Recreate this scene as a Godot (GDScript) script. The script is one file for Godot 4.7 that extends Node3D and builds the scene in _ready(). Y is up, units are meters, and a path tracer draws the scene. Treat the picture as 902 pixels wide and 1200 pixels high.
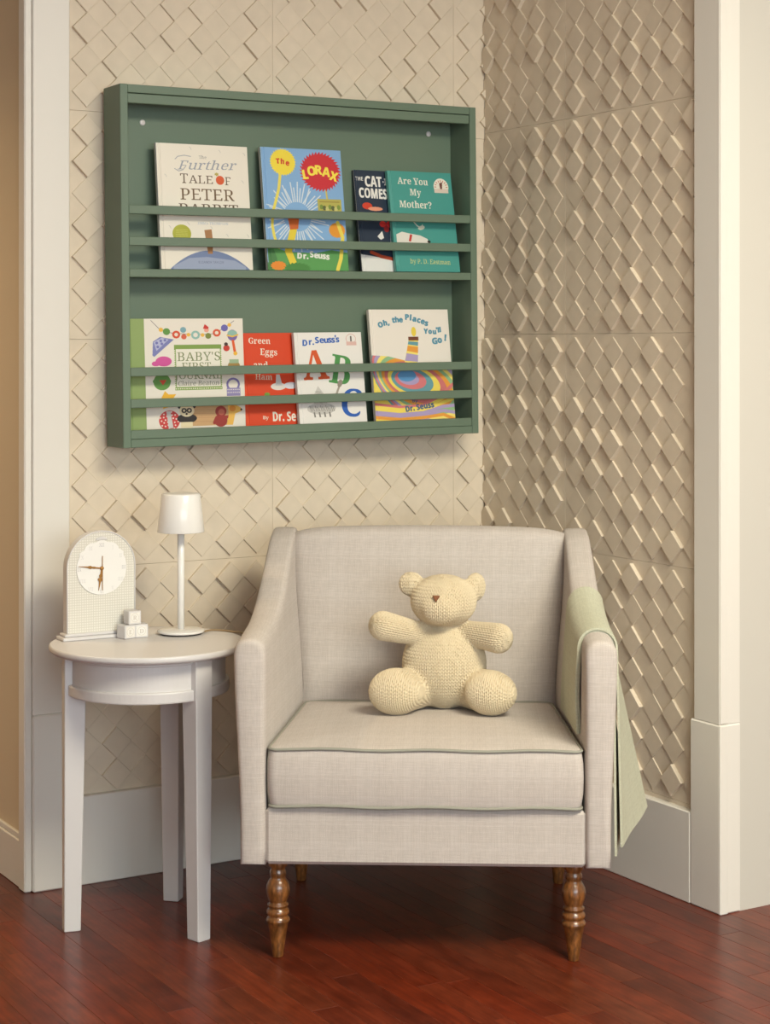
extends Node3D
# A reading corner: a niche with relief-panelled walls, an armchair, a round side table and a wall bookcase.
# Wall frame: a runs along the back wall, y is up, b points out of the back wall. The niche is turned TH about y.

const TH := 0.5393
const EYE := 1.2
const FOCAL := 2116.4
const BACK := -3.8175      # face of the back wall's panels (b)
const SIDE := 2.580        # face of the right wall's panels (a)
const TOP := 2.6           # ceiling height

var turn := Basis(Vector3.UP, TH)
var rng := RandomNumberGenerator.new()
var M := {}
var taken := {}


# ------------------------------------------------------------------ helpers
class MB:
	var st := SurfaceTool.new()
	var x := Transform3D.IDENTITY
	var flip := false
	func _init() -> void:
		st.begin(Mesh.PRIMITIVE_TRIANGLES)
		st.set_smooth_group(-1)
	func smooth(on := true) -> MB:
		st.set_smooth_group(1 if on else -1)
		return self
	func tri(a: Vector3, b: Vector3, c: Vector3, ua := Vector2.ZERO, ub := Vector2.ZERO, uc := Vector2.ZERO) -> void:
		# a, b, c counter-clockwise seen from outside
		if flip:
			var t := b
			b = c
			c = t
			var tu := ub
			ub = uc
			uc = tu
		st.set_uv(ua)
		st.add_vertex(x * a)
		st.set_uv(uc)
		st.add_vertex(x * c)
		st.set_uv(ub)
		st.add_vertex(x * b)
	func quad(a: Vector3, b: Vector3, c: Vector3, d: Vector3, ua := Vector2.ZERO, ub := Vector2.ZERO, uc := Vector2.ZERO, ud := Vector2.ZERO) -> void:
		tri(a, b, c, ua, ub, uc)
		tri(a, c, d, ua, uc, ud)
	func box(lo: Vector3, hi: Vector3, ch := 0.0) -> void:
		# chamfered box
		if ch <= 0.0:
			var p := []
			for i in 8:
				p.append(Vector3(hi.x if i & 1 else lo.x, hi.y if i & 2 else lo.y, hi.z if i & 4 else lo.z))
			quad(p[4], p[5], p[7], p[6])
			quad(p[1], p[0], p[2], p[3])
			quad(p[5], p[1], p[3], p[7])
			quad(p[0], p[4], p[6], p[2])
			quad(p[6], p[7], p[3], p[2])
			quad(p[0], p[1], p[5], p[4])
			return
		var c := (lo + hi) / 2.0
		var h := (hi - lo) / 2.0
		ch = minf(ch, minf(h.x, minf(h.y, h.z)) * 0.95)
		for ax in 3:
			var u := (ax + 1) % 3
			var v := (ax + 2) % 3
			for s in [-1.0, 1.0]:
				var f := []
				for k in [[-1, -1], [1, -1], [1, 1], [-1, 1]]:
					var q := Vector3.ZERO
					q[ax] = s * h[ax]
					q[u] = k[0] * (h[u] - ch)
					q[v] = k[1] * (h[v] - ch)
					f.append(c + q)
				if s > 0:
					quad(f[0], f[1], f[2], f[3])
				else:
					quad(f[3], f[2], f[1], f[0])
			# edges parallel to ax
			for su in [-1.0, 1.0]:
				for sv in [-1.0, 1.0]:
					var e := []
					for k in [[-1, 0], [1, 0], [1, 1], [-1, 1]]:
						var q := Vector3.ZERO
						q[ax] = k[0] * (h[ax] - ch)
						q[u] = su * (h[u] - (ch if k[1] == 1 else 0.0))
						q[v] = sv * (h[v] - (0.0 if k[1] == 1 else ch))
						e.append(c + q)
					if su * sv < 0:
						quad(e[0], e[1], e[2], e[3])
					else:
						quad(e[3], e[2], e[1], e[0])
		for sx in [-1.0, 1.0]:
			for sy in [-1.0, 1.0]:
				for sz in [-1.0, 1.0]:
					var a := c + Vector3(sx * h.x, sy * (h.y - ch), sz * (h.z - ch))
					var b := c + Vector3(sx * (h.x - ch), sy * h.y, sz * (h.z - ch))
					var d := c + Vector3(sx * (h.x - ch), sy * (h.y - ch), sz * h.z)
					if sx * sy * sz > 0:
						tri(a, b, d)
					else:
						tri(a, d, b)
	func loft(rings: Array, cap_first := true, cap_last := true, closed := true) -> void:
		# rings of equal length; quads face outward when each ring runs counter-clockwise seen against the loft direction
		var n: int = rings[0].size()
		for k in rings.size() - 1:
			for i in (n if closed else n - 1):
				var j := (i + 1) % n
				quad(rings[k][i], rings[k][j], rings[k + 1][j], rings[k + 1][i])
		if cap_first:
			fan(rings[0], true)
		if cap_last:
			fan(rings[-1], false)
	func fan(ring: Array, back := false) -> void:
		var c := Vector3.ZERO
		for p in ring:
			c += p
		c /= ring.size()
		for i in ring.size():
			var j := (i + 1) % ring.size()
			if back:
				tri(c, ring[j], ring[i])
			else:
				tri(c, ring[i], ring[j])
	func lathe(profile: Array, seg := 32, cap := true) -> void:
		# profile of Vector2(radius, y) from bottom to top
		var rings := []
		for p in profile:
			var r := []
			for i in seg:
				var t := -TAU * i / seg
				r.append(Vector3(p.x * cos(t), p.y, p.x * sin(t)))
			rings.append(r)
		loft(rings, cap, cap)
	func tube(path: Array, r: float, seg := 8, closed := false) -> void:
		var rings := []
		var n := path.size()
		var up := Vector3.UP
		for i in n:
			var a: Vector3 = path[(i - 1 + n) % n] if closed or i > 0 else path[i]
			var b: Vector3 = path[(i + 1) % n] if closed or i < n - 1 else path[i]
			var d := (b - a).normalized()
			var ref := up if absf(d.dot(up)) < 0.95 else Vector3.RIGHT
			var s := d.cross(ref).normalized()
			var t := s.cross(d).normalized()
			var ring := []
			for k in seg:
				var w := TAU * k / seg
				ring.append(path[i] + (s * cos(w) - t * sin(w)) * r)
			rings.append(ring)
		if closed:
			rings.append(rings[0])
		loft(rings, not closed, not closed)
	func prism(poly: PackedVector2Array, z0: float, z1: float, ch := 0.0, with_back := false) -> void:
		# polygon in xy, extruded along z, top edge chamfered
		if Geometry2D.is_polygon_clockwise(poly):
			poly = poly.duplicate()
			poly.reverse()
		var n := poly.size()
		var top := poly
		if ch > 0.0:
			var o := Geometry2D.offset_polygon(poly, -ch, Geometry2D.JOIN_MITER)
			if o.size() == 1 and o[0].size() == n:
				var q: PackedVector2Array = o[0]
				if Geometry2D.is_polygon_clockwise(q):
					q.reverse()
				var best := 0
				for i in n:
					if q[i].distance_squared_to(poly[0]) < q[best].distance_squared_to(poly[0]):
						best = i
				top = PackedVector2Array()
				for i in n:
					top.append(q[(best + i) % n])
		var zs := z1 - ch
		for i in n:
			var j := (i + 1) % n
			quad(v3(poly[i], z0), v3(poly[j], z0), v3(poly[j], zs), v3(poly[i], zs))
			if ch > 0.0:
				quad(v3(poly[i], zs), v3(poly[j], zs), v3(top[j], z1), v3(top[i], z1))
		var ix := Geometry2D.triangulate_polygon(top)
		for k in range(0, ix.size(), 3):
			var a := top[ix[k]]
			var b := top[ix[k + 1]]
			var c := top[ix[k + 2]]
			if (b - a).cross(c - a) < 0:
				var t := b
				b = c
				c = t
			tri(v3(a, z1), v3(b, z1), v3(c, z1))
			if with_back:
				tri(v3(a, z0), v3(c, z0), v3(b, z0))
	func v3(p: Vector2, z: float) -> Vector3:
		return Vector3(p.x, p.y, z)
	func mesh() -> ArrayMesh:
		st.generate_normals()
		st.index()
		return st.commit()


func numbered(called: String) -> String:
	var n: int = taken.get(called, 0)
	taken[called] = n + 1
	return called if n == 0 else "%s_%03d" % [called, n]


func part(called: String, shape, mat: Material, parent: Node3D, at := Vector3.ZERO) -> MeshInstance3D:
	var o := MeshInstance3D.new()
	o.name = called
	o.mesh = shape.mesh() if shape is MB else shape
	o.material_override = mat
	o.position = at
	parent.add_child(o, true)
	return o


func thing(called: String, label: String, category: String, where: Transform3D, group := "") -> Node3D:
	var o := Node3D.new()
	o.name = numbered(called)
	o.transform = where
	add_child(o)
	o.set_meta("label", label)
	o.set_meta("category", category)
	if group:
		o.set_meta("group", group)
	return o


func setting(called: String, label: String, where := Transform3D.IDENTITY) -> Node3D:
	var o := Node3D.new()
	o.name = numbered(called)
	o.transform = where
	add_child(o)
	o.set_meta("kind", "structure")
	o.set_meta("label", label)
	return o


func slab(called: String, label: String, mat: Material, lo: Vector3, hi: Vector3, ch := 0.0) -> MeshInstance3D:
	# one box of the room, in the wall frame
	var m := MB.new()
	m.box(lo, hi, ch)
	var o := part(numbered(called), m, mat, self)
	o.transform = wall_frame()
	o.set_meta("kind", "structure")
	o.set_meta("label", label)
	return o


func wall_frame() -> Transform3D:
	return Transform3D(turn, Vector3.ZERO)


func seen_at(p: Vector3) -> Vector2:
	# where a point of the room falls in the 902 x 1200 frame; used only to sort which pieces are built singly
	if p.z > -0.1:
		return Vector2(-1e4, -1e4)
	return Vector2(451.0 + FOCAL * p.x / -p.z, 406.1 + FOCAL * (EYE - p.y) / -p.z)


func paint(color: Color, rough := 0.6) -> StandardMaterial3D:
	var m := StandardMaterial3D.new()
	m.albedo_color = color
	m.roughness = rough
	return m


func c8(r: int, g: int, b: int) -> Color:
	return Color8(r, g, b)


func noise_image(w: int, h: int, fx: float, fy: float, sd: int, lo: float, hi: float, oct := 3) -> Image:
	var n := FastNoiseLite.new()
	n.seed = sd
	n.frequency = 1.0
	n.noise_type = FastNoiseLite.TYPE_PERLIN
	n.fractal_octaves = oct
	var im := Image.create(w, h, false, Image.FORMAT_RGB8)
	# torus walk keeps the picture seamless
	for y in h:
		var ay := TAU * y / h
		for x in w:
			var ax := TAU * x / w
			var v := n.get_noise_3d(cos(ax) * fx, sin(ax) * fx + cos(ay) * fy * 0.7, sin(ay) * fy)
			var g := clampf(lerpf(lo, hi, v * 0.8 + 0.5), 0, 1)
			im.set_pixel(x, y, Color(g, g, g))
	return im


func tex(im: Image) -> ImageTexture:
	return ImageTexture.create_from_image(im)


func triplanar(m: StandardMaterial3D, scale: float, sharp := 8.0) -> StandardMaterial3D:
	m.uv1_triplanar = true
	m.uv1_triplanar_sharpness = sharp
	m.uv1_scale = Vector3.ONE * scale
	return m


# ------------------------------------------------------------------ materials
func weave_images(sd: int, contrast: float) -> Array:
	# linen: crossing threads with slubs; [colour, height]
	var n := 512
	var threads := 64
	var r := RandomNumberGenerator.new()
	r.seed = sd
	var warp := []
	var weft := []
	for i in threads:
		warp.append([r.randf(), r.randf_range(0, 8), r.randi_range(1, 3)])
		weft.append([r.randf(), r.randf_range(0, 8), r.randi_range(1, 3)])
	var col := Image.create(n, n, false, Image.FORMAT_RGB8)
	var hgt := Image.create(n, n, false, Image.FORMAT_RGB8)
	var per := n / threads
	for y in n:
		var j := y / per
		var fy := sin(PI * (float(y % per) + 0.5) / per)
		for x in n:
			var i := x / per
			var fx := sin(PI * (float(x % per) + 0.5) / per)
			var over := (i + j) % 2 == 0
			var a: Array = warp[i] if over else weft[j]
			var along := float(y if over else x) / n
			var slub: float = 0.5 + 0.5 * sin(TAU * (along * a[2]) + a[1])
			var tone: float = 1.0 - contrast * (0.55 * a[0] + 0.45 * slub)
			col.set_pixel(x, y, Color(tone, tone * (1.0 - 0.012 * a[0]), tone * (1.0 - 0.03 * a[0])))
			var h: float = (fx if over else fy) * 0.75 + 0.25 * slub * a[0]
			hgt.set_pixel(x, y, Color(h, h, h))
	return [col, hgt]


func make_materials() -> void:
	# wall plaster panels
	var mottled := noise_image(256, 256, 2.2, 2.2, 4, 0.93, 1.0, 4)
	var w := paint(c8(224, 208, 185), 0.72)
	w.albedo_texture = tex(mottled)
	triplanar(w, 1.3)
	M.panel = w
	M.tile = []
	for k in 3:
		var t := paint([c8(224, 208, 185), c8(222, 206, 183), c8(226, 210, 187)][k], 0.7)
		t.albedo_texture = w.albedo_texture
		triplanar(t, 1.3)
		M.tile.append(t)
	M.wall = paint(c8(200, 194, 183), 0.75)
	M.hall = paint(c8(208, 190, 162), 0.75)
	M.trim = paint(c8(224, 218, 208), 0.45)
	M.ceiling = paint(c8(235, 230, 220), 0.85)
	M.white = paint(c8(210, 205, 202), 0.38)
	M.lamp_white = paint(c8(232, 228, 222), 0.22)
	M.dark = paint(c8(40, 38, 36), 0.6)
	M.metal = paint(c8(150, 140, 120), 0.4)
	# floor strips
	var grain := Image.create(256, 1024, false, Image.FORMAT_RGB8)
	var nz := FastNoiseLite.new()
	nz.seed = 11
	nz.frequency = 1.0
	nz.fractal_octaves = 4
	for y in 1024:
		for x in 256:
			var v := nz.get_noise_2d(x * 0.11, y * 0.006) * 0.6 + nz.get_noise_2d(x * 0.5 + 90, y * 0.03) * 0.3 + nz.get_noise_2d(x * 0.02, y * 0.012 + 300) * 0.5
			var g := clampf(0.86 + v * 0.28, 0.45, 1.0)
			grain.set_pixel(x, y, Color(g, g * (0.97 + v * 0.06), g * (0.95 + v * 0.1)))
	var gt := tex(grain)
	M.plank = []
	for c in [c8(116, 48, 26), c8(108, 44, 24), c8(122, 53, 29), c8(98, 40, 23), c8(112, 51, 30), c8(118, 45, 22)]:
		var p := paint(c, 0.30)
		p.albedo_texture = gt
		p.metallic_specular = 0.4
		M.plank.append(p)
	M.subfloor = paint(c8(40, 20, 14), 0.8)
	# bookcase
	var g := paint(c8(98, 116, 97), 0.5)
	M.green = g
	# linen upholstery
	var wv := weave_images(5, 0.11)
	var l := paint(c8(208, 198, 190), 0.92)
	l.albedo_texture = tex(wv[0])
	l.heightmap_enabled = true
	l.heightmap_texture = tex(wv[1])
	l.heightmap_scale = 0.035
	l.rim_enabled = true
	l.rim = 0.25
	l.rim_tint = 0.6
	triplanar(l, 11.0)
	M.linen = l
	M.piping = paint(c8(146, 144, 131), 0.85)
	var b := paint(c8(206, 206, 182), 0.95)
	b.albedo_texture = tex(weave_images(9, 0.12)[0])
	b.heightmap_enabled = true
	b.heightmap_texture = tex(wv[1])
	b.heightmap_scale = 0.03
	b.rim_enabled = true
	b.rim = 0.35
	b.rim_tint = 0.7
	triplanar(b, 12.0)
	M.throw = b
	var b2: StandardMaterial3D = b.duplicate()
	b2.albedo_color = c8(112, 124, 112)
	M.throw_back = b2
	# turned legs
	var lw := paint(c8(150, 100, 54), 0.28)
	var gi := Image.create(128, 512, false, Image.FORMAT_RGB8)
	for y in 512:
		for x in 128:
			var v := nz.get_noise_2d(x * 0.12, y * 0.012 + 700) * 0.7 + nz.get_noise_2d(x * 0.6, y * 0.02) * 0.3
			var q := clampf(0.78 + v * 0.5, 0.3, 1)
			gi.set_pixel(x, y, Color(q, q * 0.95, q * 0.9))
	lw.albedo_texture = tex(gi)
	lw.clearcoat_enabled = true
	lw.clearcoat = 0.5
	lw.clearcoat_roughness = 0.15
	triplanar(lw, 6.0)
	M.leg_wood = lw
	M.foot = paint(c8(30, 28, 26), 0.7)
	# knitting
	var k := paint(c8(212, 195, 164), 0.95)
	k.rim_enabled = true
	k.rim = 0.3
	k.rim_tint = 0.6
	M.knit = k
	M.nose = paint(c8(134, 84, 52), 0.8)
	M.gold = paint(c8(176, 128, 70), 0.35)
	M.gold.metallic = 0.6
	M.pages = paint(c8(232, 226, 212), 0.85)


# ------------------------------------------------------------------ pictures for covers and dial
class Cover:
	var im: Image
	var w: int
	var h: int
	var ys := 1.0
	func _init(ww: int, hh: int, c: Color, tall := 1.0) -> void:
		ys = tall
		w = ww
		h = hh
		im = Image.create(w, h, false, Image.FORMAT_RGB8)
		im.fill(c)
	# all coordinates are fractions of the cover's width, from the top left; y is also scaled by the width
	func rect(x0: float, y0: float, x1: float, y1: float, c: Color) -> void:
		im.fill_rect(Rect2i(int(x0 * w), int(y0 * w * ys), int((x1 - x0) * w) + 1, int((y1 - y0) * w * ys) + 1), c)
	func poly(pts: Array, c: Color) -> void:
		var lo := 1e9
		var hi := -1e9
		for p in pts:
			lo = minf(lo, p.y * w * ys)
			hi = maxf(hi, p.y * w * ys)
		for y in range(maxi(0, int(lo)), mini(h - 1, int(hi)) + 1):
			var xs := []
			var yy := y + 0.5
			for i in pts.size():
				var a: Vector2 = pts[i] * Vector2(w, w * ys)
				var b: Vector2 = pts[(i + 1) % pts.size()] * Vector2(w, w * ys)
				if (a.y <= yy) != (b.y <= yy):
					xs.append(a.x + (yy - a.y) / (b.y - a.y) * (b.x - a.x))
			xs.sort()
			for k in range(0, xs.size() - 1, 2):
				var x0 := clampi(roundi(xs[k]), 0, w)
				var x1 := clampi(roundi(xs[k + 1]), 0, w)
				if x1 > x0:
					im.fill_rect(Rect2i(x0, y, x1 - x0, 1), c)
	func disc(cx: float, cy: float, rx: float, ry: float, c: Color, tilt := 0.0) -> void:
		var p := []
		for i in 40:
			var t := TAU * i / 40
			p.append(Vector2(cx, cy) + Vector2(rx * cos(t), ry * sin(t)).rotated(tilt))
		poly(p, c)
	func ring(cx: float, cy: float, r: float, thick: float, c: Color, inside: Color) -> void:
		disc(cx, cy, r, r, c)
		disc(cx, cy, r - thick, r - thick, inside)
	func line(a: Vector2, b: Vector2, t: float, c: Color) -> void:
		var n := (b - a).orthogonal().normalized() * t / 2
		poly([a + n, b + n, b - n, a - n], c)
	func path(pts: Array, t: float, c: Color) -> void:
		for i in pts.size() - 1:
			line(pts[i], pts[i + 1], t, c)
			disc(pts[i].x, pts[i].y, t / 2, t / 2, c)
		disc(pts[-1].x, pts[-1].y, t / 2, t / 2, c)
	func burst(cx: float, cy: float, rx: float, ry: float, n: int, depth: float, c: Color) -> void:
		var p := []
		for i in n:
			var t := TAU * i / n
			p.append(Vector2(cx + rx * cos(t), cy + ry * sin(t)))
			var t2 := TAU * (i + 0.62) / n
			p.append(Vector2(cx + rx * (1 + depth) * cos(t2 + 0.05), cy + ry * (1 + depth) * sin(t2 + 0.05)))
		poly(p, c)
	func text(s: String, cx: float, cy: float, size: float, c: Color, font := "Droid Sans", weight := 400, tilt := 0.0, squeeze := 1.0, slant := 0.0, fat := 0.0) -> void:
		# size: capital height as a fraction of the width; printed into the picture from the font's outlines
		var f := SystemFont.new()
		f.font_names = PackedStringArray([font])
		f.font_weight = weight
		var tm := TextMesh.new()
		tm.font = f
		tm.font_size = 64
		tm.pixel_size = 1.0 / 64
		tm.depth = 0.0
		tm.text = s
		var ar := tm.get_mesh_arrays()
		var vs: PackedVector3Array = ar[Mesh.ARRAY_VERTEX]
		var ix: PackedInt32Array = ar[Mesh.ARRAY_INDEX] if ar[Mesh.ARRAY_INDEX] != null else PackedInt32Array(range(vs.size()))
		var lo := Vector2(1e9, 1e9)
		var hi := -lo
		for v in vs:
			lo = lo.min(Vector2(v.x, v.y))
			hi = hi.max(Vector2(v.x, v.y))
		var mid := Vector2((lo.x + hi.x) / 2, 0.0)
		var k := size / 0.714
		var offs := [Vector2.ZERO]
		if fat > 0:
			for i in 8:
				offs.append(Vector2.from_angle(TAU * i / 8) * fat)
		var base := -1e9
		for v in vs:
			base = maxf(base, v.y)
		for o in offs:
			for t in range(0, ix.size(), 3):
				var q := []
				for j in 3:
					var v := vs[ix[t + j]]
					var p := Vector2(v.x - mid.x, -(v.y - (lo.y + hi.y) / 2))
					p.x = p.x * squeeze - p.y * slant
					q.append((p * k).rotated(tilt) + Vector2(cx, cy) + o)
				poly(q, c)
	func word(s: String, pts: Array, size: float, c: Color, font := "Droid Sans", weight := 700, fat := 0.0) -> void:
		# one letter at a time: pts = [x, y, tilt] for each letter that is not a blank
		var k := 0
		for ch in s:
			if ch == " ":
				continue
			text(ch, pts[k][0], pts[k][1], size, c, font, weight, pts[k][2], 1.0, 0.0, fat)
			k += 1
	func material(rough := 0.35) -> StandardMaterial3D:
		var m := StandardMaterial3D.new()
		m.albedo_texture = ImageTexture.create_from_image(im)
		m.roughness = rough
		m.texture_repeat = false
		return m


# ------------------------------------------------------------------ scene
func _ready() -> void:
	rng.seed = 77
	# camera
	var cam := Camera3D.new()
	cam.name = "camera"
	var near := 0.05
	cam.set_frustum(1200.0 / FOCAL * near, Vector2(0, -193.9 / FOCAL * near), near, 60.0)
	cam.position = Vector3(0, EYE, 0)
	add_child(cam)
	cam.current = true
	# sky seen through the window behind the camera, and exposure
	var env := Environment.new()
	env.background_mode = Environment.BG_SKY
	var sky := Sky.new()
	var pm := ProceduralSkyMaterial.new()
	pm.sky_top_color = c8(150, 180, 215)
	pm.sky_horizon_color = c8(215, 220, 225)
	pm.ground_bottom_color = c8(120, 115, 105)
	pm.ground_horizon_color = c8(200, 200, 195)
	sky.sky_material = pm
	env.sky = sky
	env.tonemap_mode = Environment.TONE_MAPPER_LINEAR
	env.tonemap_exposure = 1.0
	env.sdfgi_enabled = true
	env.ssao_enabled = true
	env.ssil_enabled = true
	var we := WorldEnvironment.new()
	we.name = "environment"
	we.environment = env
	add_child(we)
	# daylight through the sheer blind of the big window behind the camera
	var day := AreaLight3D.new()
	day.name = "window_daylight"
	day.area_size = Vector2(3.9, 1.85)
	day.light_color = Color(0.86, 0.945, 1.0)
	day.light_energy = 13.2
	day.shadow_enabled = true
	day.area_range = 14.0
	day.area_attenuation = 2.0
	day.transform = wall_frame() * Transform3D(Basis.IDENTITY, Vector3(0.4, 1.43, 2.50))
	add_child(day)
	# soft warm ceiling panel in the room in front of the niche
	var glow := AreaLight3D.new()
	glow.name = "ceiling_panel_light"
	glow.area_size = Vector2(1.16, 1.16)
	glow.light_color = Color(0.98, 0.96, 0.87)
	glow.light_energy = 12.5
	glow.shadow_enabled = true
	glow.area_range = 12.0
	glow.area_attenuation = 2.0
	glow.transform = wall_frame() * Transform3D(Basis(Vector3.RIGHT, -PI / 2), Vector3(1.9, TOP - 0.06, -0.9))
	add_child(glow)

	make_materials()
	build_room()
	build_panel_walls()
	build_floor()
	build_bookcase()
	build_armchair()
	build_table()
	build_throw()
	build_bear()
	build_books()
	build_table_things()


func downlight(a: float, b: float, energy: float, label: String) -> void:
	var t := thing("ceiling_downlight", label, "light", wall_frame() * Transform3D(Basis.IDENTITY, Vector3(a, TOP, b)), "recessed ceiling lights")
	var m := MB.new().smooth()
	m.lathe([Vector2(0.055, -0.002), Vector2(0.062, -0.006), Vector2(0.068, -0.004), Vector2(0.07, 0.0)], 24, false)
	part("ring", m, M.white, t)
	m = MB.new()
	m.lathe([Vector2(0.055, -0.003), Vector2(0.055, -0.001)], 24)
	var glow := paint(c8(255, 240, 215), 0.5)
	glow.emission_enabled = true
	glow.emission = c8(255, 214, 160)
	glow.emission_energy_multiplier = 4.0
	part("lamp_disc", m, glow, t)
	var s := SpotLight3D.new()
	s.name = "lamp_light"
	s.light_color = Color(1.0, 0.88, 0.68)
	s.light_energy = energy
	s.spot_angle = 62.0
	s.spot_angle_attenuation = 0.8
	s.spot_range = 8.0
	s.spot_attenuation = 2.0
	s.light_size = 0.055
	s.shadow_enabled = true
	s.rotation.x = -PI / 2
	s.position.y = -0.02
	t.add_child(s)


func build_room() -> void:
	var F := -2.905
	slab("ceiling", "plain white ceiling", M.ceiling, Vector3(-2.7, TOP, -5.4), Vector3(4.7, TOP + 0.1, 2.8))
	slab("wall_left", "warm beige return wall beside the left pilaster", M.hall, Vector3(1.372, 0, -5.2), Vector3(1.40, TOP, -3.8175))
	slab("wall_hall", "beige wall at the end of the hall", M.hall, Vector3(-2.6, 0, -5.3), Vector3(1.40, TOP, -5.2))
	slab("wall_front", "cream wall right of the niche", M.wall, Vector3(2.578, 0, F - 0.10), Vector3(4.6, TOP, F - 0.003))
	slab("wall_side", "cream side wall of the room", M.wall, Vector3(4.6, 0, F - 0.1), Vector3(4.7, TOP, 2.7))
	slab("wall_far", "cream side wall of the hall", M.wall, Vector3(-2.7, 0, -5.3), Vector3(-2.6, TOP, 2.7))
	# rear wall with the window opening
	var wa := Vector2(-1.6, 2.4)
	var wy := Vector2(0.45, 2.4)
	var rear := setting("wall_rear", "cream wall with a wide window behind the camera", wall_frame())
	var m := MB.new()
	m.box(Vector3(-2.6, 0, 2.6), Vector3(wa.x, TOP, 2.7))
	m.box(Vector3(wa.y, 0, 2.6), Vector3(4.6, TOP, 2.7))
	m.box(Vector3(wa.x, 0, 2.6), Vector3(wa.y, wy.x, 2.7))
	m.box(Vector3(wa.x, wy.y, 2.6), Vector3(wa.y, TOP, 2.7))
	part("wall_surface", m, M.wall, rear)
	var win := setting("window_1", "wide white framed window with a glowing sheer blind", wall_frame())
	m = MB.new()
	for x in [wa.x, (wa.x + wa.y) / 2 - 0.02, wa.y - 0.04]:
		m.box(Vector3(x, wy.x, 2.62), Vector3(x + 0.04, wy.y, 2.67), 0.003)
	m.box(Vector3(wa.x, wy.x, 2.62), Vector3(wa.y, wy.x + 0.04, 2.67), 0.003)
	m.box(Vector3(wa.x, wy.y - 0.04, 2.62), Vector3(wa.y, wy.y, 2.67), 0.003)
	part("window_frame", m, M.trim, win)
	m = MB.new()
	m.box(Vector3(wa.x + 0.01, wy.x + 0.02, 2.57), Vector3(wa.y - 0.01, wy.y, 2.573))
	var sheer := paint(c8(240, 236, 228), 0.9)
	sheer.emission_enabled = true
	sheer.emission = c8(255, 248, 238)
	sheer.emission_energy_multiplier = 1.0
	part("window_blind", m, sheer, win)
	downlight(0.3, -4.5, 2.6, "recessed warm ceiling light in the hall")
	var cl := thing("ceiling_panel_lamp", "square flush ceiling lamp with a warm glowing diffuser", "lamp", wall_frame() * Transform3D(Basis.IDENTITY, Vector3(1.9, TOP, -0.9)))
	m = MB.new()
	m.box(Vector3(-0.62, -0.045, -0.62), Vector3(0.62, 0.0, 0.62), 0.004)
	part("housing", m, M.white, cl)
	m = MB.new()
	m.box(Vector3(-0.58, -0.050, -0.58), Vector3(0.58, -0.0455, 0.58), 0.001)
	var gm := paint(c8(250, 240, 222), 0.6)
	gm.emission_enabled = true
	gm.emission = c8(255, 246, 230)
	gm.emission_energy_multiplier = 1.0
	part("lamp_diffuser", m, gm, cl)

	# left pilaster: shaft, plinth, casing strip, and the return wall's baseboard
	var lp := setting("trim_1", "cream pilaster left of the niche on a tall plinth", wall_frame())
	m = MB.new()
	m.box(Vector3(1.374, 0.388, -3.90), Vector3(1.4595, TOP, -3.8015), 0.002)
	part("shaft", m, M.trim, lp)
	m = MB.new()
	m.box(Vector3(1.3735, 0, -3.90), Vector3(1.4595, 0.388, -3.7975), 0.003)
	part("plinth", m, M.trim, lp)
	m = MB.new()
	m.box(Vector3(1.356, 0, -3.845), Vector3(1.3738, TOP, -3.806), 0.003)
	part("casing", m, M.trim, lp)
	m = MB.new()
	m.box(Vector3(1.360, 0, -5.19), Vector3(1.3722, 0.105, -3.846), 0.002)
	m.box(Vector3(1.364, 0.105, -5.19), Vector3(1.3722, 0.118, -3.846), 0.002)
	var bl := part(numbered("baseboard_left"), m, M.trim, self)
	bl.transform = wall_frame()
	bl.set_meta("kind", "structure")
	bl.set_meta("label", "low cream baseboard on the left return wall")
	# right pilaster
	var rp := setting("trim_2", "cream pilaster right of the niche on a tall plinth", wall_frame())
	m = MB.new()
	m.box(Vector3(2.5625, 0.400, -2.990), Vector3(2.62, TOP, F - 0.002), 0.002)
	part("shaft", m, M.trim, rp)
	m = MB.new()
	m.box(Vector3(2.5603, 0, -3.000), Vector3(2.62, 0.400, F), 0.003)
	part("plinth", m, M.trim, rp)
	m = MB.new()
	m.box(Vector3(2.5635, 0.402, F - 0.006), Vector3(2.583, TOP, F + 0.001), 0.002)
	m.box(Vector3(2.5605, 0, F - 0.004), Vector3(2.583, 0.3995, F + 0.0025), 0.002)
	part("casing", m, M.trim, rp)
	# niche baseboards
	slab("baseboard_back", "tall cream baseboard under the back wall panels", M.trim, Vector3(1.4597, 0, BACK - 0.01), Vector3(2.57, 0.197, -3.7975), 0.002)
	slab("baseboard_right", "tall cream baseboard under the right wall panels", M.trim, Vector3(2.5603, 0, -3.797), Vector3(2.60, 0.197, -3.001), 0.002)


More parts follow.
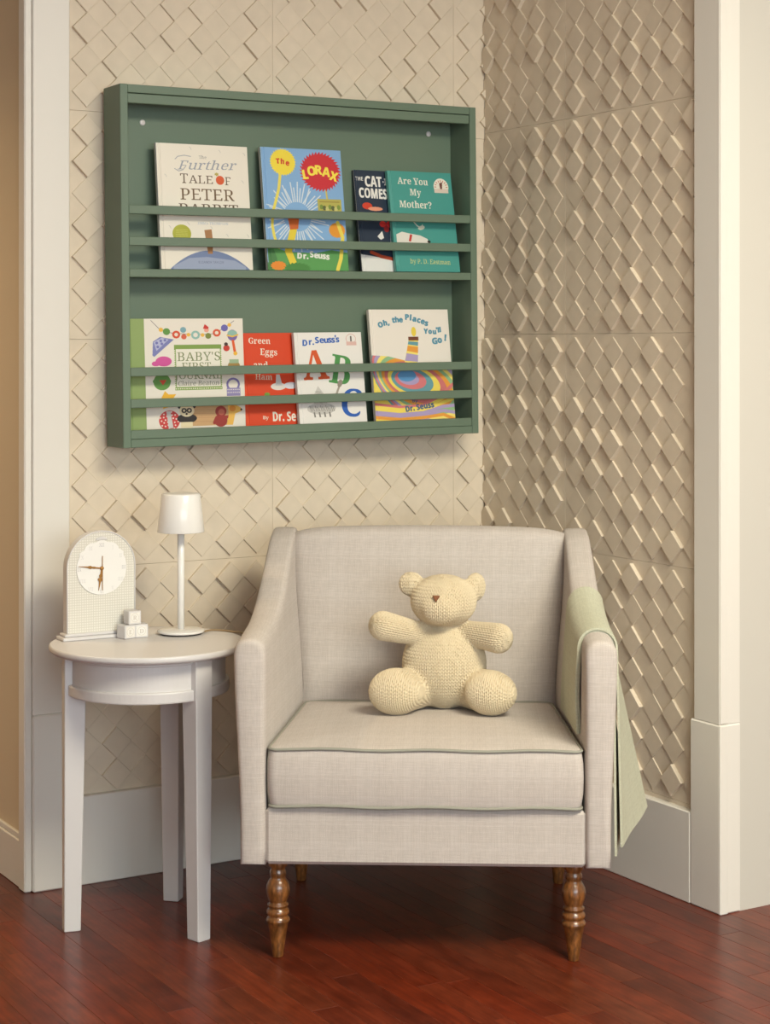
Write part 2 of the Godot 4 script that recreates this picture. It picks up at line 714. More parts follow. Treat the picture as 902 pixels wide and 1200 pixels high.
# one relief wall. In its frame x runs along the wall, y up, z out of it.
func relief_wall(root: Node3D, x0: float, x1: float, xs: float, ys: float, hidden: Callable) -> void:
	var pitch := 0.512
	var cell := 0.071
	var border := 0.0075
	var levels := [0.0015, 0.0025, 0.004, 0.005, 0.0065, 0.008, 0.0105]
	var full := {}
	var half := cell / 2 - 0.0004
	var diamond := PackedVector2Array([Vector2(half, 0), Vector2(0, half), Vector2(-half, 0), Vector2(0, -half)])
	for t in levels:
		var m := MB.new()
		m.prism(diamond, 0.0, t, 0.0009)
		full[t] = m.mesh()
	var rest := MB.new()
	var any_rest := false
	var y_low := 0.19
	var singles := []
	var px := xs
	while px > x0:
		px -= pitch
	while px < x1:
		var py := ys
		while py > y_low:
			py -= pitch
		while py < TOP:
			var r := Rect2(px + 0.00025, py + 0.00025, pitch - 0.0005, pitch - 0.0005).intersection(Rect2(x0, y_low, x1 - x0, TOP - y_low))
			if r.size.x > 0.004 and r.size.y > 0.004:
				var m := MB.new()
				var rp := PackedVector2Array([r.position, Vector2(r.end.x, r.position.y), r.end, Vector2(r.position.x, r.end.y)])
				m.prism(rp, -0.008, 0.0, 0.0004)
				var panel := part("relief_panel", m, M.panel, root)
				for i in 7:
					for j in 7:
						var c := Vector2(px + border + cell * (i + 0.5), py + border + cell * (j + 0.5))
						var t: float = levels[rng.randi_range(0, levels.size() - 1)]
						var mt: Material = M.tile[rng.randi_range(0, 2)]
						var own := PackedVector2Array()
						for q in diamond:
							own.append(q + c)
						var inside := Rect2(c - Vector2(half, half), Vector2(half, half) * 2)
						if not r.intersects(inside):
							continue
						var whole := r.encloses(inside)
						var shape := own
						if not whole:
							var cut := Geometry2D.intersect_polygons(own, rp)
							if cut.is_empty():
								continue
							shape = cut[0]
						if hidden.call(c):
							rest.prism(shape, 0.0, t, 0.0009)
							any_rest = true
							continue
						if whole:
							part("relief_tile", full[t], mt, panel, Vector3(c.x, c.y, 0))
						else:
							var mm := MB.new()
							mm.prism(shape, 0.0, t, 0.0009)
							part("relief_tile", mm, mt, panel)
			py += pitch
		px += pitch
	if any_rest:
		var o := part("relief_tiles_out_of_sight", rest, M.tile[0], root)
		o.name = "relief_tiles"
		o.set_meta("kind", "stuff")


func build_panel_walls() -> void:
	# back wall
	var back := setting("wall_back", "cream back wall of square relief tiles set on their corners", wall_frame() * Transform3D(Basis.IDENTITY, Vector3(0, 0, BACK)))
	var m := MB.new()
	m.box(Vector3(1.40, 0, -0.10), Vector3(2.70, TOP, -0.0082))
	part("wall_surface", m, M.wall, back)
	var hid := func(c: Vector2) -> bool:
		var p := wall_frame() * Vector3(c.x, c.y, BACK)
		var q := seen_at(p)
		if q.y < -25:
			return true
		if q.x > 165 and q.x < 545 and q.y > 140 and q.y < 485:
			return true        # behind the bookcase
		if q.x > 385 and q.y > 645:
			return true        # behind the armchair
		return q.x > 330 and q.y > 700
	relief_wall(back, 1.4597, SIDE, 1.4615, 0.704, hid)
	# right wall: x runs out of the corner towards the room
	var b := Basis(turn * Vector3(0, 0, 1), Vector3.UP, turn * Vector3(-1, 0, 0))
	var side := setting("wall_right", "cream right wall of square relief tiles set on their corners", Transform3D(b, turn * Vector3(SIDE, 0, 0)))
	# in this frame x = b
	m = MB.new()
	m.box(Vector3(-3.8257, 0, -0.10), Vector3(-2.99, TOP, -0.0082))
	part("wall_surface", m, M.wall, side)
	var hid2 := func(c: Vector2) -> bool:
		var p := side.transform * Vector3(c.x, c.y, 0)
		var q := seen_at(p)
		if q.y < -25:
			return true
		return q.x < 690 and q.y > 640
	relief_wall(side, -3.8165, -2.9905, -3.474, 0.718, hid2)


func build_floor() -> void:
	var root := setting("floor", "glossy red brown hardwood strip floor", wall_frame())
	var m := MB.new()
	m.box(Vector3(-2.7, -0.12, -5.4), Vector3(4.7, -0.012, 2.8))
	part("subfloor", m, M.subfloor, root)
	var wide := 0.057
	var lens := [0.55, 0.8, 1.05]
	var shapes := {}
	for k in 3:
		for v in 5:
			shapes[[k, v]] = strip(wide, lens[k], v).mesh()
	var rest := MB.new()
	var row := 0
	var x := -2.6
	while x < 4.6:
		var z := -5.2 - rng.randf() * 0.9
		while z < 2.6:
			var k := rng.randi_range(0, 2)
			var v := rng.randi_range(0, 4)
			var tone := rng.randi_range(0, 5)
			var lo := z
			var hi: float = z + lens[k]
			var show := false
			for s in 6:
				for e in [0.0, wide]:
					var q := seen_at(turn * Vector3(x + e, 0, lerpf(lo, hi, s / 5.0)))
					if q.x > -6 and q.x < 908 and q.y > 900 and q.y < 1212:
						show = true
			if hi > -5.2 and lo < 2.6:
				if show:
					part("floor_strip", shapes[[k, v]], M.plank[tone], root, Vector3(x, 0, lo))
				else:
					rest.x = Transform3D(Basis.IDENTITY, Vector3(x, 0, lo))
					strip(wide, lens[k], v, rest)
			z = hi
		x += wide
		row += 1
	var o := part("floor_strips", rest, M.plank[0], root)
	o.set_meta("kind", "stuff")


func strip(wide: float, long: float, v: int, m: MB = null) -> MB:
	if m == null:
		m = MB.new()
	var g := 0.0002
	var c := 0.0005
	var lo := Vector3(g, -0.012, g)
	var hi := Vector3(wide - g, 0, long - g)
	var u0 := fposmod(v * 0.37, 1.0)
	var v0 := fposmod(v * 0.61, 1.0)
	var uv := func(p: Vector3) -> Vector2: return Vector2(u0 + p.x * 3.2, v0 + p.z * 0.8)
	var p := [Vector3(lo.x + c, 0, lo.z + c), Vector3(hi.x - c, 0, lo.z + c), Vector3(hi.x - c, 0, hi.z - c), Vector3(lo.x + c, 0, hi.z - c)]
	var q := [Vector3(lo.x, -c, lo.z), Vector3(hi.x, -c, lo.z), Vector3(hi.x, -c, hi.z), Vector3(lo.x, -c, hi.z)]
	var b := [Vector3(lo.x, lo.y, lo.z), Vector3(hi.x, lo.y, lo.z), Vector3(hi.x, lo.y, hi.z), Vector3(lo.x, lo.y, hi.z)]
	m.quad(p[3], p[2], p[1], p[0], uv.call(p[3]), uv.call(p[2]), uv.call(p[1]), uv.call(p[0]))
	for i in 4:
		var j := (i + 1) % 4
		m.quad(p[i], p[j], q[j], q[i], uv.call(p[i]), uv.call(p[j]), uv.call(q[j]), uv.call(q[i]))
		m.quad(q[i], q[j], b[j], b[i], uv.call(q[i]), uv.call(q[j]), uv.call(q[j]), uv.call(q[i]))
	return m


# ------------------------------------------------------------------ bookcase
const CASE_W := 0.47
const CASE_H := 0.4015
const CASE_D := 0.095

func case_frame() -> Transform3D:
	return Transform3D(turn * Basis(Vector3(0, 0, 1), 0.011), turn * Vector3(2.013, 1.3825, -3.8005))


func build_bookcase() -> void:
	var t := thing("wall_bookcase", "sage green wall-mounted bookcase with two shelves and front rails", "bookcase", case_frame())
	var T := 0.0185
	var put := func(called: String, lo: Vector3, hi: Vector3, ch := 0.0012) -> MeshInstance3D:
		var m := MB.new()
		m.box(lo, hi, ch)
		return part(called, m, M.green, t)
	put.call("back_panel", Vector3(-CASE_W + T, -CASE_H + T, 0), Vector3(CASE_W - T, CASE_H - T, 0.008))
	for s in [-1, 1]:
		put.call("side_panel", Vector3(minf(s * CASE_W, s * (CASE_W - T)), -CASE_H, 0), Vector3(maxf(s * CASE_W, s * (CASE_W - T)), CASE_H, CASE_D))
	var i := CASE_W - T - 0.0002
	put.call("top_board", Vector3(-i, CASE_H - T, 0), Vector3(i, CASE_H - 0.0002, CASE_D - 0.0006))
	put.call("bottom_board", Vector3(-i, -CASE_H + 0.0002, 0), Vector3(i, -CASE_H + T, CASE_D - 0.0006))
	put.call("top_rail", Vector3(-i, CASE_H - T - 0.0225, CASE_D - 0.018), Vector3(i, CASE_H - T - 0.0012, CASE_D - 0.003))
	put.call("toe_rail", Vector3(-i, -CASE_H + T + 0.0004, CASE_D - 0.016), Vector3(i, -CASE_H + T + 0.020, CASE_D - 0.0018))
	put.call("shelf", Vector3(-i, -0.0240, 0.008), Vector3(i, -0.006, CASE_D - 0.0006))
	for y in [0.1255, 0.0555, -0.234, -0.304]:
		put.call("rail", Vector3(-i, y - 0.0098, CASE_D - 0.0125), Vector3(i, y + 0.0098, CASE_D - 0.0004))
	for p in [Vector2(-0.380, 0.329), Vector2(0.386, 0.341)]:
		var m := MB.new().smooth()
		m.lathe([Vector2(0.0068, 0), Vector2(0.0066, 0.0012), Vector2(0.0045, 0.002), Vector2(0.0005, 0.0022)], 20)
		var cap := part("screw_cap", m, M.white, t, Vector3(p.x, p.y, 0.008))
		cap.rotation.x = PI / 2
		cap.set_meta("label", "white round screw cap")


# ------------------------------------------------------------------ books
func book(called: String, label: String, cover: Cover, x0: float, wide: float, tall: float, floor_y: float, z_front: float, lean: float, spine: Color, thick := 0.011) -> void:
	var tilt := asin(clampf(lean / tall, -0.5, 0.5))
	# pivot at the bottom front edge
	var f := case_frame() * Transform3D(Basis(Vector3.RIGHT, -tilt), Vector3(x0, floor_y + 0.0004 + thick * sin(tilt), z_front))
	var t := thing(called, label, "book", f, "picture books in the wall bookcase")
	var cm := cover.material()
	var sm := paint(spine, 0.4)
	var bd := 0.0022
	# front cover with a hinge groove beside the spine
	var m := MB.new()
	var prof := [Vector2(0.0, 0.0), Vector2(0.0055, 0.0), Vector2(0.0072, -0.0012), Vector2(0.0088, -0.0012), Vector2(0.0105, 0.0), Vector2(wide - 0.0006, 0.0), Vector2(wide, -0.0006)]
	for i in prof.size() - 1:
		var a: Vector2 = prof[i]
		var b: Vector2 = prof[i + 1]
		var ua := a.x / wide
		var ub := b.x / wide
		m.quad(Vector3(a.x, 0, a.y), Vector3(b.x, 0, b.y), Vector3(b.x, tall, b.y), Vector3(a.x, tall, a.y), Vector2(ua, 1), Vector2(ub, 1), Vector2(ub, 0), Vector2(ua, 0))
		m.quad(Vector3(a.x, tall, a.y), Vector3(b.x, tall, b.y), Vector3(b.x, tall, -bd), Vector3(a.x, tall, -bd), Vector2(ua, 0), Vector2(ub, 0), Vector2(ub, 0.004), Vector2(ua, 0.004))
		m.quad(Vector3(a.x, 0, -bd), Vector3(b.x, 0, -bd), Vector3(b.x, 0, b.y), Vector3(a.x, 0, a.y), Vector2(ua, 0.996), Vector2(ub, 0.996), Vector2(ub, 1), Vector2(ua, 1))
	m.quad(Vector3(wide, 0, -0.0006), Vector3(wide, 0, -bd), Vector3(wide, tall, -bd), Vector3(wide, tall, -0.0006), Vector2(0.999, 1), Vector2(0.995, 1), Vector2(0.995, 0), Vector2(0.999, 0))
	m.quad(Vector3(0, 0, -bd), Vector3(wide, 0, -bd), Vector3(wide, tall, -bd), Vector3(0, tall, -bd), Vector2(0.5, 1), Vector2(0.5, 1), Vector2(0.5, 1), Vector2(0.5, 1))
	part("front_cover", m, cm, t)
	m = MB.new()
	m.box(Vector3(0.0, 0, -thick + bd), Vector3(0.002, tall, -bd), 0.0004)
	part("spine", m, sm, t)
	m = MB.new()
	m.box(Vector3(0.0022, 0.003, -thick + bd), Vector3(wide - 0.004, tall - 0.003, -bd))
	part("page_block", m, M.pages, t)
	m = MB.new()
	m.box(Vector3(0, 0, -thick), Vector3(wide, tall, -thick + bd), 0.0005)
	part("back_cover", m, sm, t)


func shelf_y(upper: bool) -> float:
	return -0.006 if upper else -CASE_H + 0.0185


func build_books() -> void:
	var SERIF := "Droid Serif"
	var SANS := "Droid Sans"
	# --- cream tale with a blue hill (width 0.229, height 0.289)
	var c := Cover.new(460, 576, c8(226, 218, 203), 0.913)
	for p in [Vector2(0.36, 0.03), Vector2(0.68, 0.05), Vector2(0.95, 0.07), Vector2(0.08, 0.34), Vector2(0.92, 0.38), Vector2(0.1, 0.9), Vector2(0.95, 0.98), Vector2(0.72, 0.98), Vector2(0.3, 0.86), Vector2(0.55, 0.9)]:
		c.path([p, p + Vector2(0.012, 0.008), p + Vector2(0.02, 0.028)], 0.006, c8(190, 186, 178))
	c.text("The", 0.50, 0.137, 0.034, c8(140, 138, 136), SERIF)
	c.text("Further", 0.555, 0.222, 0.096, c8(146, 150, 160), SERIF, 400, -0.03, 1.28, 0.42)
	c.path([Vector2(0.20, 0.17), Vector2(0.23, 0.14), Vector2(0.30, 0.125), Vector2(0.37, 0.135)], 0.008, c8(150, 153, 162))
	c.path([Vector2(0.19, 0.275), Vector2(0.235, 0.30), Vector2(0.28, 0.285), Vector2(0.315, 0.24)], 0.008, c8(150, 153, 162))
	c.text("T", 0.287, 0.378, 0.104, c8(92, 72, 54), SERIF)
	c.text("ALE", 0.468, 0.385, 0.088, c8(92, 72, 54), SERIF, 400, 0.0, 1.12)
	c.text("F", 0.765, 0.392, 0.088, c8(92, 72, 54), SERIF)
	c.disc(0.68, 0.385, 0.046, 0.05, c8(206, 84, 40))
	c.burst(0.645, 0.32, 0.018, 0.014, 6, 0.5, c8(176, 160, 80))
	c.text("PETER", 0.535, 0.55, 0.122, c8(104, 80, 52), SERIF, 400, 0.0, 1.12)
	c.text("RABBIT", 0.54, 0.712, 0.116, c8(96, 76, 58), SERIF, 400, 0.0, 1.12)
	c.text("EMMA THOMPSON", 0.58, 0.865, 0.026, c8(158, 168, 186), SERIF)
	c.disc(0.235, 0.985, 0.10, 0.10, c8(164, 164, 48))
	for k in 4:
		c.line(Vector2(0.17, 0.95 + k * 0.022), Vector2(0.30, 0.942 + k * 0.022), 0.006, c8(190, 188, 90))
	var hill := []
	for k in 41:
		var s := -1.0 + k / 20.0
		hill.append(Vector2(0.53 + 0.43 * s, 1.165 + 0.20 * s * s))
	hill.append(Vector2(0.97, 1.6))
	hill.append(Vector2(0.09, 1.6))
	c.poly(hill, c8(108, 124, 160))
	c.poly([Vector2(0.12, 1.6), Vector2(0.13, 1.34), Vector2(0.3, 1.25), Vector2(0.5, 1.235), Vector2(0.8, 1.27), Vector2(0.92, 1.34), Vector2(0.93, 1.6)], c8(146, 156, 180))
	c.text("ELEANOR TAYLOR", 0.54, 1.293, 0.025, c8(96, 104, 126), SANS)
	# generic small brown figure standing on the hill: a plain post shape
	c.poly([Vector2(0.48, 0.94), Vector2(0.56, 0.93), Vector2(0.57, 1.06), Vector2(0.56, 1.20), Vector2(0.51, 1.20)], c8(160, 112, 70))
	book("picture_book", "cream picture book with grey script title and a blue hill", c, -0.366, 0.229, 0.2865, shelf_y(true), 0.075, 0.026, c8(222, 214, 200))

	# --- sky blue cover with a yellow and a red burst (0.215 x 0.292)
	c = Cover.new(440, 596, c8(128, 168, 208), 0.907)
	for k in 46:
		var t := TAU * k / 46
		var v := Vector2.from_angle(t)
		var o := Vector2(0.40, 0.84)
		c.line(o + v * Vector2(0.17, 0.18), o + v * Vector2(0.30 + 0.05 * (k % 3), 0.36 + 0.07 * (k % 2)), 0.013, c8(206, 214, 220))
	c.path([Vector2(0.22, 0.34), Vector2(0.195, 0.50), Vector2(0.15, 0.65), Vector2(0.10, 0.80), Vector2(0.085, 0.95), Vector2(0.10, 1.08), Vector2(0.15, 1.26)], 0.034, c8(224, 206, 92))
	c.path([Vector2(0.78, 0.5), Vector2(0.79, 0.64)], 0.022, c8(196, 182, 96))
	c.poly([Vector2(0.0, 1.24), Vector2(0.10, 1.22), Vector2(0.25, 1.27), Vector2(0.6, 1.28), Vector2(0.8, 1.24), Vector2(1.0, 1.27), Vector2(1, 1.7), Vector2(0, 1.7)], c8(88, 150, 82))
	c.poly([Vector2(0.0, 1.22), Vector2(0.08, 1.23), Vector2(0.12, 1.36), Vector2(0.0, 1.6)], c8(70, 122, 70))
	c.burst(0.265, 0.176, 0.145, 0.150, 31, 0.13, c8(234, 210, 66))
	c.burst(0.725, 0.275, 0.225, 0.215, 37, 0.17, c8(196, 44, 54))
	c.word("The", [[0.205, 0.165, -0.05], [0.262, 0.165, 0.05], [0.322, 0.190, 0.12]], 0.060, c8(200, 70, 44), SANS, 700, 0.003)
	c.word("LORAX", [[0.535, 0.315, -0.12], [0.615, 0.268, -0.08], [0.705, 0.252, 0.0], [0.80, 0.275, 0.12], [0.893, 0.325, 0.30]], 0.108, c8(238, 216, 78), SANS, 700, 0.004)
	c.rect(0.665, 0.613, 0.965, 0.85, c8(178, 168, 84))
	c.rect(0.69, 0.64, 0.94, 0.652, c8(150, 132, 60))
	for k in 7:
		c.disc(0.71 + 0.036 * k, 0.71 + 0.012 * (k % 3), 0.022, 0.03, [c8(120, 140, 60), c8(90, 96, 58), c8(196, 190, 120)][k % 3])
	# plain stripy posts and round tufts
	c.path([Vector2(0.34, 1.0), Vector2(0.31, 1.10), Vector2(0.26, 1.26), Vector2(0.31, 1.40)], 0.085, c8(222, 196, 60))
	c.poly([Vector2(0.28, 0.85), Vector2(0.42, 0.85), Vector2(0.40, 0.99), Vector2(0.30, 1.0)], c8(196, 96, 40))
	c.burst(0.885, 0.995, 0.095, 0.085, 22, 0.14, c8(222, 146, 48))
	c.path([Vector2(0.90, 0.90), Vector2(0.95, 1.08), Vector2(0.91, 1.34), Vector2(0.86, 1.48)], 0.045, c8(226, 206, 86))
	c.burst(0.13, 1.44, 0.085, 0.05, 14, 0.2, c8(222, 134, 46))
	c.burst(0.36, 1.47, 0.14, 0.06, 20, 0.25, c8(70, 128, 62))
	c.word("Dr.Seuss", [[0.395, 1.315, 0.1], [0.458, 1.325, 0.05], [0.492, 1.345, 0.0], [0.545, 1.295, -0.05], [0.60, 1.313, 0.04], [0.651, 1.318, 0.06], [0.70, 1.322, 0.05], [0.745, 1.33, 0.1]], 0.068, c8(226, 224, 214), SANS, 700, 0.003)
	c.rect(0, 0, 0.008, 1.4, c8(150, 178, 210))
	book("picture_book", "sky blue picture book with a yellow and a red spiky burst", c, -0.098, 0.215, 0.291, shelf_y(true), 0.075, 0.036, c8(214, 208, 200))

	# --- navy book, half covered (0.185 x 0.250)
	c = Cover.new(370, 497, c8(34, 48, 66), 0.915)
	c.text("THE", 0.075, 0.125, 0.055, c8(226, 222, 214), SANS, 700, 0.0, 0.85)
	c.text("CAT", 0.285, 0.16, 0.145, c8(230, 226, 218), SANS, 700, 0.0, 0.70, 0.0, 0.004)
	c.text("·IN", 0.49, 0.16, 0.10, c8(230, 226, 218), SANS, 700, 0.0, 0.7)
	c.text("COMES", 0.265, 0.335, 0.138, c8(230, 226, 218), SANS, 700, 0.03, 0.66, 0.0, 0.004)
	c.disc(0.16, 0.52, 0.075, 0.05, c8(204, 62, 40))
	c.disc(0.28, 0.56, 0.11, 0.03, c8(226, 150, 120))
	c.disc(0.37, 0.78, 0.05, 0.045, c8(196, 44, 44))
	c.disc(0.47, 0.78, 0.05, 0.045, c8(196, 44, 44))
	c.disc(0.42, 0.85, 0.04, 0.045, c8(150, 34, 36))
	c.poly([Vector2(0.27, 0.96), Vector2(0.35, 0.88), Vector2(0.37, 0.98), Vector2(0.32, 1.01)], c8(226, 222, 214))
	c.poly([Vector2(0.46, 1.05), Vector2(0.47, 0.86), Vector2(0.54, 1.05)], c8(200, 206, 214))
	c.poly([Vector2(0, 1.22), Vector2(0.2, 1.25), Vector2(0.6, 1.33), Vector2(1.0, 1.26), Vector2(1, 1.5), Vector2(0, 1.5)], c8(222, 220, 214))
	c.path([Vector2(0.16, 1.19), Vector2(0.3, 1.25), Vector2(0.5, 1.29), Vector2(0.66, 1.31)], 0.05, c8(176, 70, 44))
	book("picture_book", "navy picture book with white capitals half hidden by a teal one", c, 0.164, 0.186, 0.250, shelf_y(true), 0.0585, 0.040, c8(36, 44, 58), 0.010)

	# --- teal book (0.184 x 0.250)
	c = Cover.new(370, 503, c8(70, 148, 138), 0.915)
	c.rect(0, 0, 0.05, 1.4, c8(82, 156, 146))
	var cr := c8(226, 220, 204)
	c.text("Are You", 0.385, 0.145, 0.098, cr, SERIF, 700, 0.02, 0.86)
	c.text("My", 0.41, 0.325, 0.098, cr, SERIF, 700, 0.03, 0.86)
	c.text("Mother?", 0.395, 0.49, 0.102, cr, SERIF, 700, 0.02, 0.84)
	c.disc(0.825, 0.215, 0.118, 0.13, cr)
	c.rect(0.69, 0.25, 0.96, 0.37, c8(70, 148, 138))
	c.rect(0.715, 0.245, 0.935, 0.305, c8(214, 196, 180))
	for k in 9:
		var t := PI + PI * k / 8
		c.line(Vector2(0.825, 0.215) + Vector2.from_angle(t) * 0.075, Vector2(0.825, 0.215) + Vector2.from_angle(t) * 0.105, 0.012, c8(196, 110, 96))
	c.poly([Vector2(0.80, 0.16), Vector2(0.85, 0.14), Vector2(0.84, 0.245), Vector2(0.81, 0.245)], c8(110, 66, 56))
	c.path([Vector2(0.33, 0.74), Vector2(0.39, 0.81), Vector2(0.46, 0.84), Vector2(0.47, 0.79)], 0.016, c8(214, 212, 196))
	c.disc(0.45, 0.835, 0.055, 0.03, c8(206, 206, 186), -0.3)
	# reclining white dog, plain
	c.poly([Vector2(0.05, 0.94), Vector2(0.14, 0.90), Vector2(0.26, 0.925), Vector2(0.42, 0.95), Vector2(0.53, 1.0), Vector2(0.56, 1.10), Vector2(0.05, 1.10)], c8(222, 216, 204))
	c.line(Vector2(0.28, 0.94), Vector2(0.25, 1.04), 0.035, c8(190, 52, 44))
	c.disc(0.55, 1.04, 0.025, 0.02, c8(40, 36, 34))
	c.text("by P. D. Eastman", 0.54, 1.345, 0.066, c8(210, 204, 128), SERIF, 400, 0.02, 0.86)
	book("picture_book", "teal picture book with cream serif title and round cream badge", c, 0.249, 0.184, 0.250, shelf_y(true), 0.0755, 0.041, c8(90, 158, 148))

	# --- journal (0.290 x 0.266), leaning flat
	c = Cover.new(560, 515, c8(224, 216, 203), 0.885)
	var gw := 0.148
	c.rect(0, 0, gw, 1, c8(138, 158, 96))
	# scale: picture spans u 152..284 px = 0.028..0.318; here fractions of 0.29 from its own left edge
	var X := func(z: float) -> float: return 0.041 + (z - 45.0) / 822.0 * 0.959
	var Y := func(z: float) -> float: return (z - 42.0) / 822.0 * 0.959
	var P := func(a: float, b: float) -> Vector2: return Vector2(X.call(a), Y.call(b))
	var dc := func(a: float, b: float, r: float, col: Color) -> void: c.disc(X.call(a), Y.call(b), r / 857.0, r / 857.0, col)
	c.path([P.call(186, 55), P.call(245, 118), P.call(330, 150), P.call(500, 165), P.call(640, 160), P.call(720, 120), P.call(800, 60)], 0.004, c8(90, 80, 90))
	dc.call(258, 126, 16, c8(226, 176, 70))
	dc.call(298, 140, 26, c8(92, 140, 66))
	c.ring(X.call(368), Y.call(163), 0.034, 0.018, c8(206, 74, 44), c8(226, 214, 200))
	dc.call(420, 128, 22, c8(120, 160, 170))
	dc.call(424, 180, 20, c8(206, 96, 70))
	dc.call(458, 165, 14, c8(226, 176, 70))
	c.ring(X.call(510), Y.call(167), 0.038, 0.018, c8(140, 178, 170), c8(224, 216, 203))
	dc.call(562, 168, 14, c8(226, 176, 70))
	dc.call(604, 175, 22, c8(120, 130, 60))
	dc.call(592, 130, 18, c8(226, 160, 140))
	c.poly([P.call(566, 120), P.call(580, 85), P.call(608, 108), P.call(606, 122)], c8(196, 50, 44))
	c.ring(X.call(668), Y.call(152), 0.034, 0.018, c8(206, 84, 54), c8(226, 214, 200))
	dc.call(727, 115, 26, c8(104, 98, 168))
	dc.call(764, 92, 14, c8(226, 176, 70))
	# sun hat
	c.poly([P.call(198, 215), P.call(250, 180), P.call(350, 200), P.call(205, 330), P.call(192, 320)], c8(120, 124, 176))
	c.poly([P.call(203, 218), P.call(262, 186), P.call(312, 200), P.call(222, 285)], c8(176, 178, 206))
	for q in [[225, 225], [255, 210], [285, 205], [232, 255], [262, 232]]:
		dc.call(q[0], q[1], 10, c8(110, 112, 172))
	c.disc(X.call(272), Y.call(365), 0.068, 0.044, c8(200, 80, 146))
	c.disc(X.call(215), Y.call(382), 0.035, 0.022, c8(200, 80, 146))
	# potty cup
	dc.call(256, 520, 62, c8(92, 140, 66))
	dc.call(205, 515, 16, c8(92, 140, 66))
	dc.call(305, 515, 16, c8(92, 140, 66))
	c.poly([P.call(236, 505), P.call(290, 505), P.call(262, 545)], c8(196, 66, 40))
	# star
	c.poly([P.call(248, 640), P.call(275, 588), P.call(300, 615), P.call(355, 615), P.call(330, 650), P.call(300, 710), P.call(258, 722), P.call(262, 670)], c8(228, 172, 52))
	# title frame
	c.rect(X.call(350), Y.call(242), X.call(698), Y.call(585), c8(124, 152, 74))
	c.rect(X.call(362), Y.call(275), X.call(688), Y.call(562), c8(226, 220, 206))
	for k in 22:
		c.disc(X.call(357 + k * 15.8), Y.call(574), 0.006, 0.006, c8(224, 218, 200))
	for k in 18:
		c.disc(X.call(352), Y.call(285 + k * 16), 0.006, 0.006, c8(224, 218, 200))
		c.disc(X.call(697), Y.call(285 + k * 16), 0.006, 0.006, c8(224, 218, 200))
	c.text("BABY'S", X.call(530), Y.call(330), 0.078, c8(122, 130, 88), SERIF, 400, 0.0, 1.02)
	c.text("FIRST", X.call(510), Y.call(405), 0.066, c8(122, 130, 88), SERIF)
	c.text("JOURNAL", X.call(522), Y.call(482), 0.064, c8(122, 130, 88), SERIF)
	c.text("Claire Beaton", X.call(525), Y.call(533), 0.040, c8(132, 132, 112), SERIF, 400, 0.0, 1.0, 0.1)
	# rattle, shoe, honey pot, bib ring
	c.disc(X.call(785), Y.call(172), 0.044, 0.050, c8(120, 100, 158))
	c.disc(X.call(785), Y.call(155), 0.042, 0.026, c8(140, 178, 166))
	c.path([P.call(745, 172), P.call(785, 182), P.call(826, 168)], 0.012, c8(228, 186, 70))
	c.path([P.call(788, 215), P.call(800, 300)], 0.022, c8(214, 90, 44))
	dc.call(804, 312, 15, c8(228, 176, 60))
	dc.call(738, 270, 24, c8(190, 60, 48))
	dc.call(735, 240, 14, c8(70, 50, 44))
	c.disc(X.call(790), Y.call(420), 0.056, 0.066, c8(160, 130, 74))
	c.rect(X.call(758), Y.call(358), X.call(828), Y.call(388), c8(150, 170, 138))
	c.ring(X.call(780), Y.call(550), 0.060, 0.018, c8(118, 108, 160), c8(224, 216, 203))
	c.rect(X.call(732), Y.call(578), X.call(834), Y.call(640), c8(140, 130, 172))
	for k in 14:
		c.disc(X.call(740 + (k % 7) * 14), Y.call(590 + (k / 7) * 22), 0.005, 0.005, c8(218, 212, 204))
	# wooden toy shelf and soft toys
	c.poly([P.call(480, 690), P.call(740, 690), P.call(740, 860), P.call(455, 860)], c8(196, 156, 112))
	for k in 5:
		c.line(P.call(480, 705 + k * 30), P.call(735, 712 + k * 30), 0.004, c8(180, 138, 96))
	dc.call(302, 812, 76, c8(196, 64, 62))
	for k in 26:
		var q := Vector2.from_angle(k * 2.4) * 70.0 * sqrt((k + 0.5) / 26.0)
		dc.call(302 + q.x, 812 + q.y, 6, c8(228, 216, 206))
	c.poly([P.call(280, 740), P.call(310, 740), P.call(330, 870), P.call(295, 870)], c8(196, 190, 186))
	dc.call(384, 708, 20, c8(44, 40, 40))
	dc.call(478, 706, 20, c8(44, 40, 40))
	c.disc(X.call(430), Y.call(800), 0.085, 0.042, c8(44, 40, 40))
	c.disc(X.call(430), Y.call(740), 0.064, 0.056, c8(224, 208, 172))
	dc.call(410, 740, 19, c8(44, 40, 40))
	dc.call(448, 740, 19, c8(44, 40, 40))
	dc.call(410, 740, 9, c8(224, 208, 172))
	dc.call(448, 740, 9, c8(224, 208, 172))
	dc.call(428, 766, 8, c8(60, 44, 40))
	c.rect(X.call(385), Y.call(828), X.call(470), Y.call(870), c8(222, 206, 168))
	dc.call(682, 755, 42, c8(150, 56, 50))
	c.disc(X.call(680), Y.call(825), 0.056, 0.056, c8(150, 56, 50))
	dc.call(686, 760, 24, c8(190, 104, 84))
	c.path([P.call(650, 800), P.call(632, 840)], 0.028, c8(150, 56, 50))
	c.path([P.call(712, 800), P.call(740, 798)], 0.028, c8(150, 56, 50))
	c.poly([P.call(735, 710), P.call(770, 695), P.call(835, 730), P.call(840, 755), P.call(790, 775), P.call(770, 860), P.call(725, 860), P.call(740, 780)], c8(226, 176, 84))
	dc.call(770, 735, 24, c8(214, 138, 54))
	dc.call(836, 745, 8, c8(50, 40, 36))
	book("picture_book", "wide cream journal with green spine band and toy pictures", c, -0.4400, 0.290, 0.2665, shelf_y(false), 0.0560, 0.012, c8(138, 158, 96), 0.014)

	# --- orange red book (0.182 x 0.232)
	c = Cover.new(370, 475, c8(208, 66, 30), 0.87)
	c.rect(0, 0, 0.045, 1.4, c8(214, 78, 40))
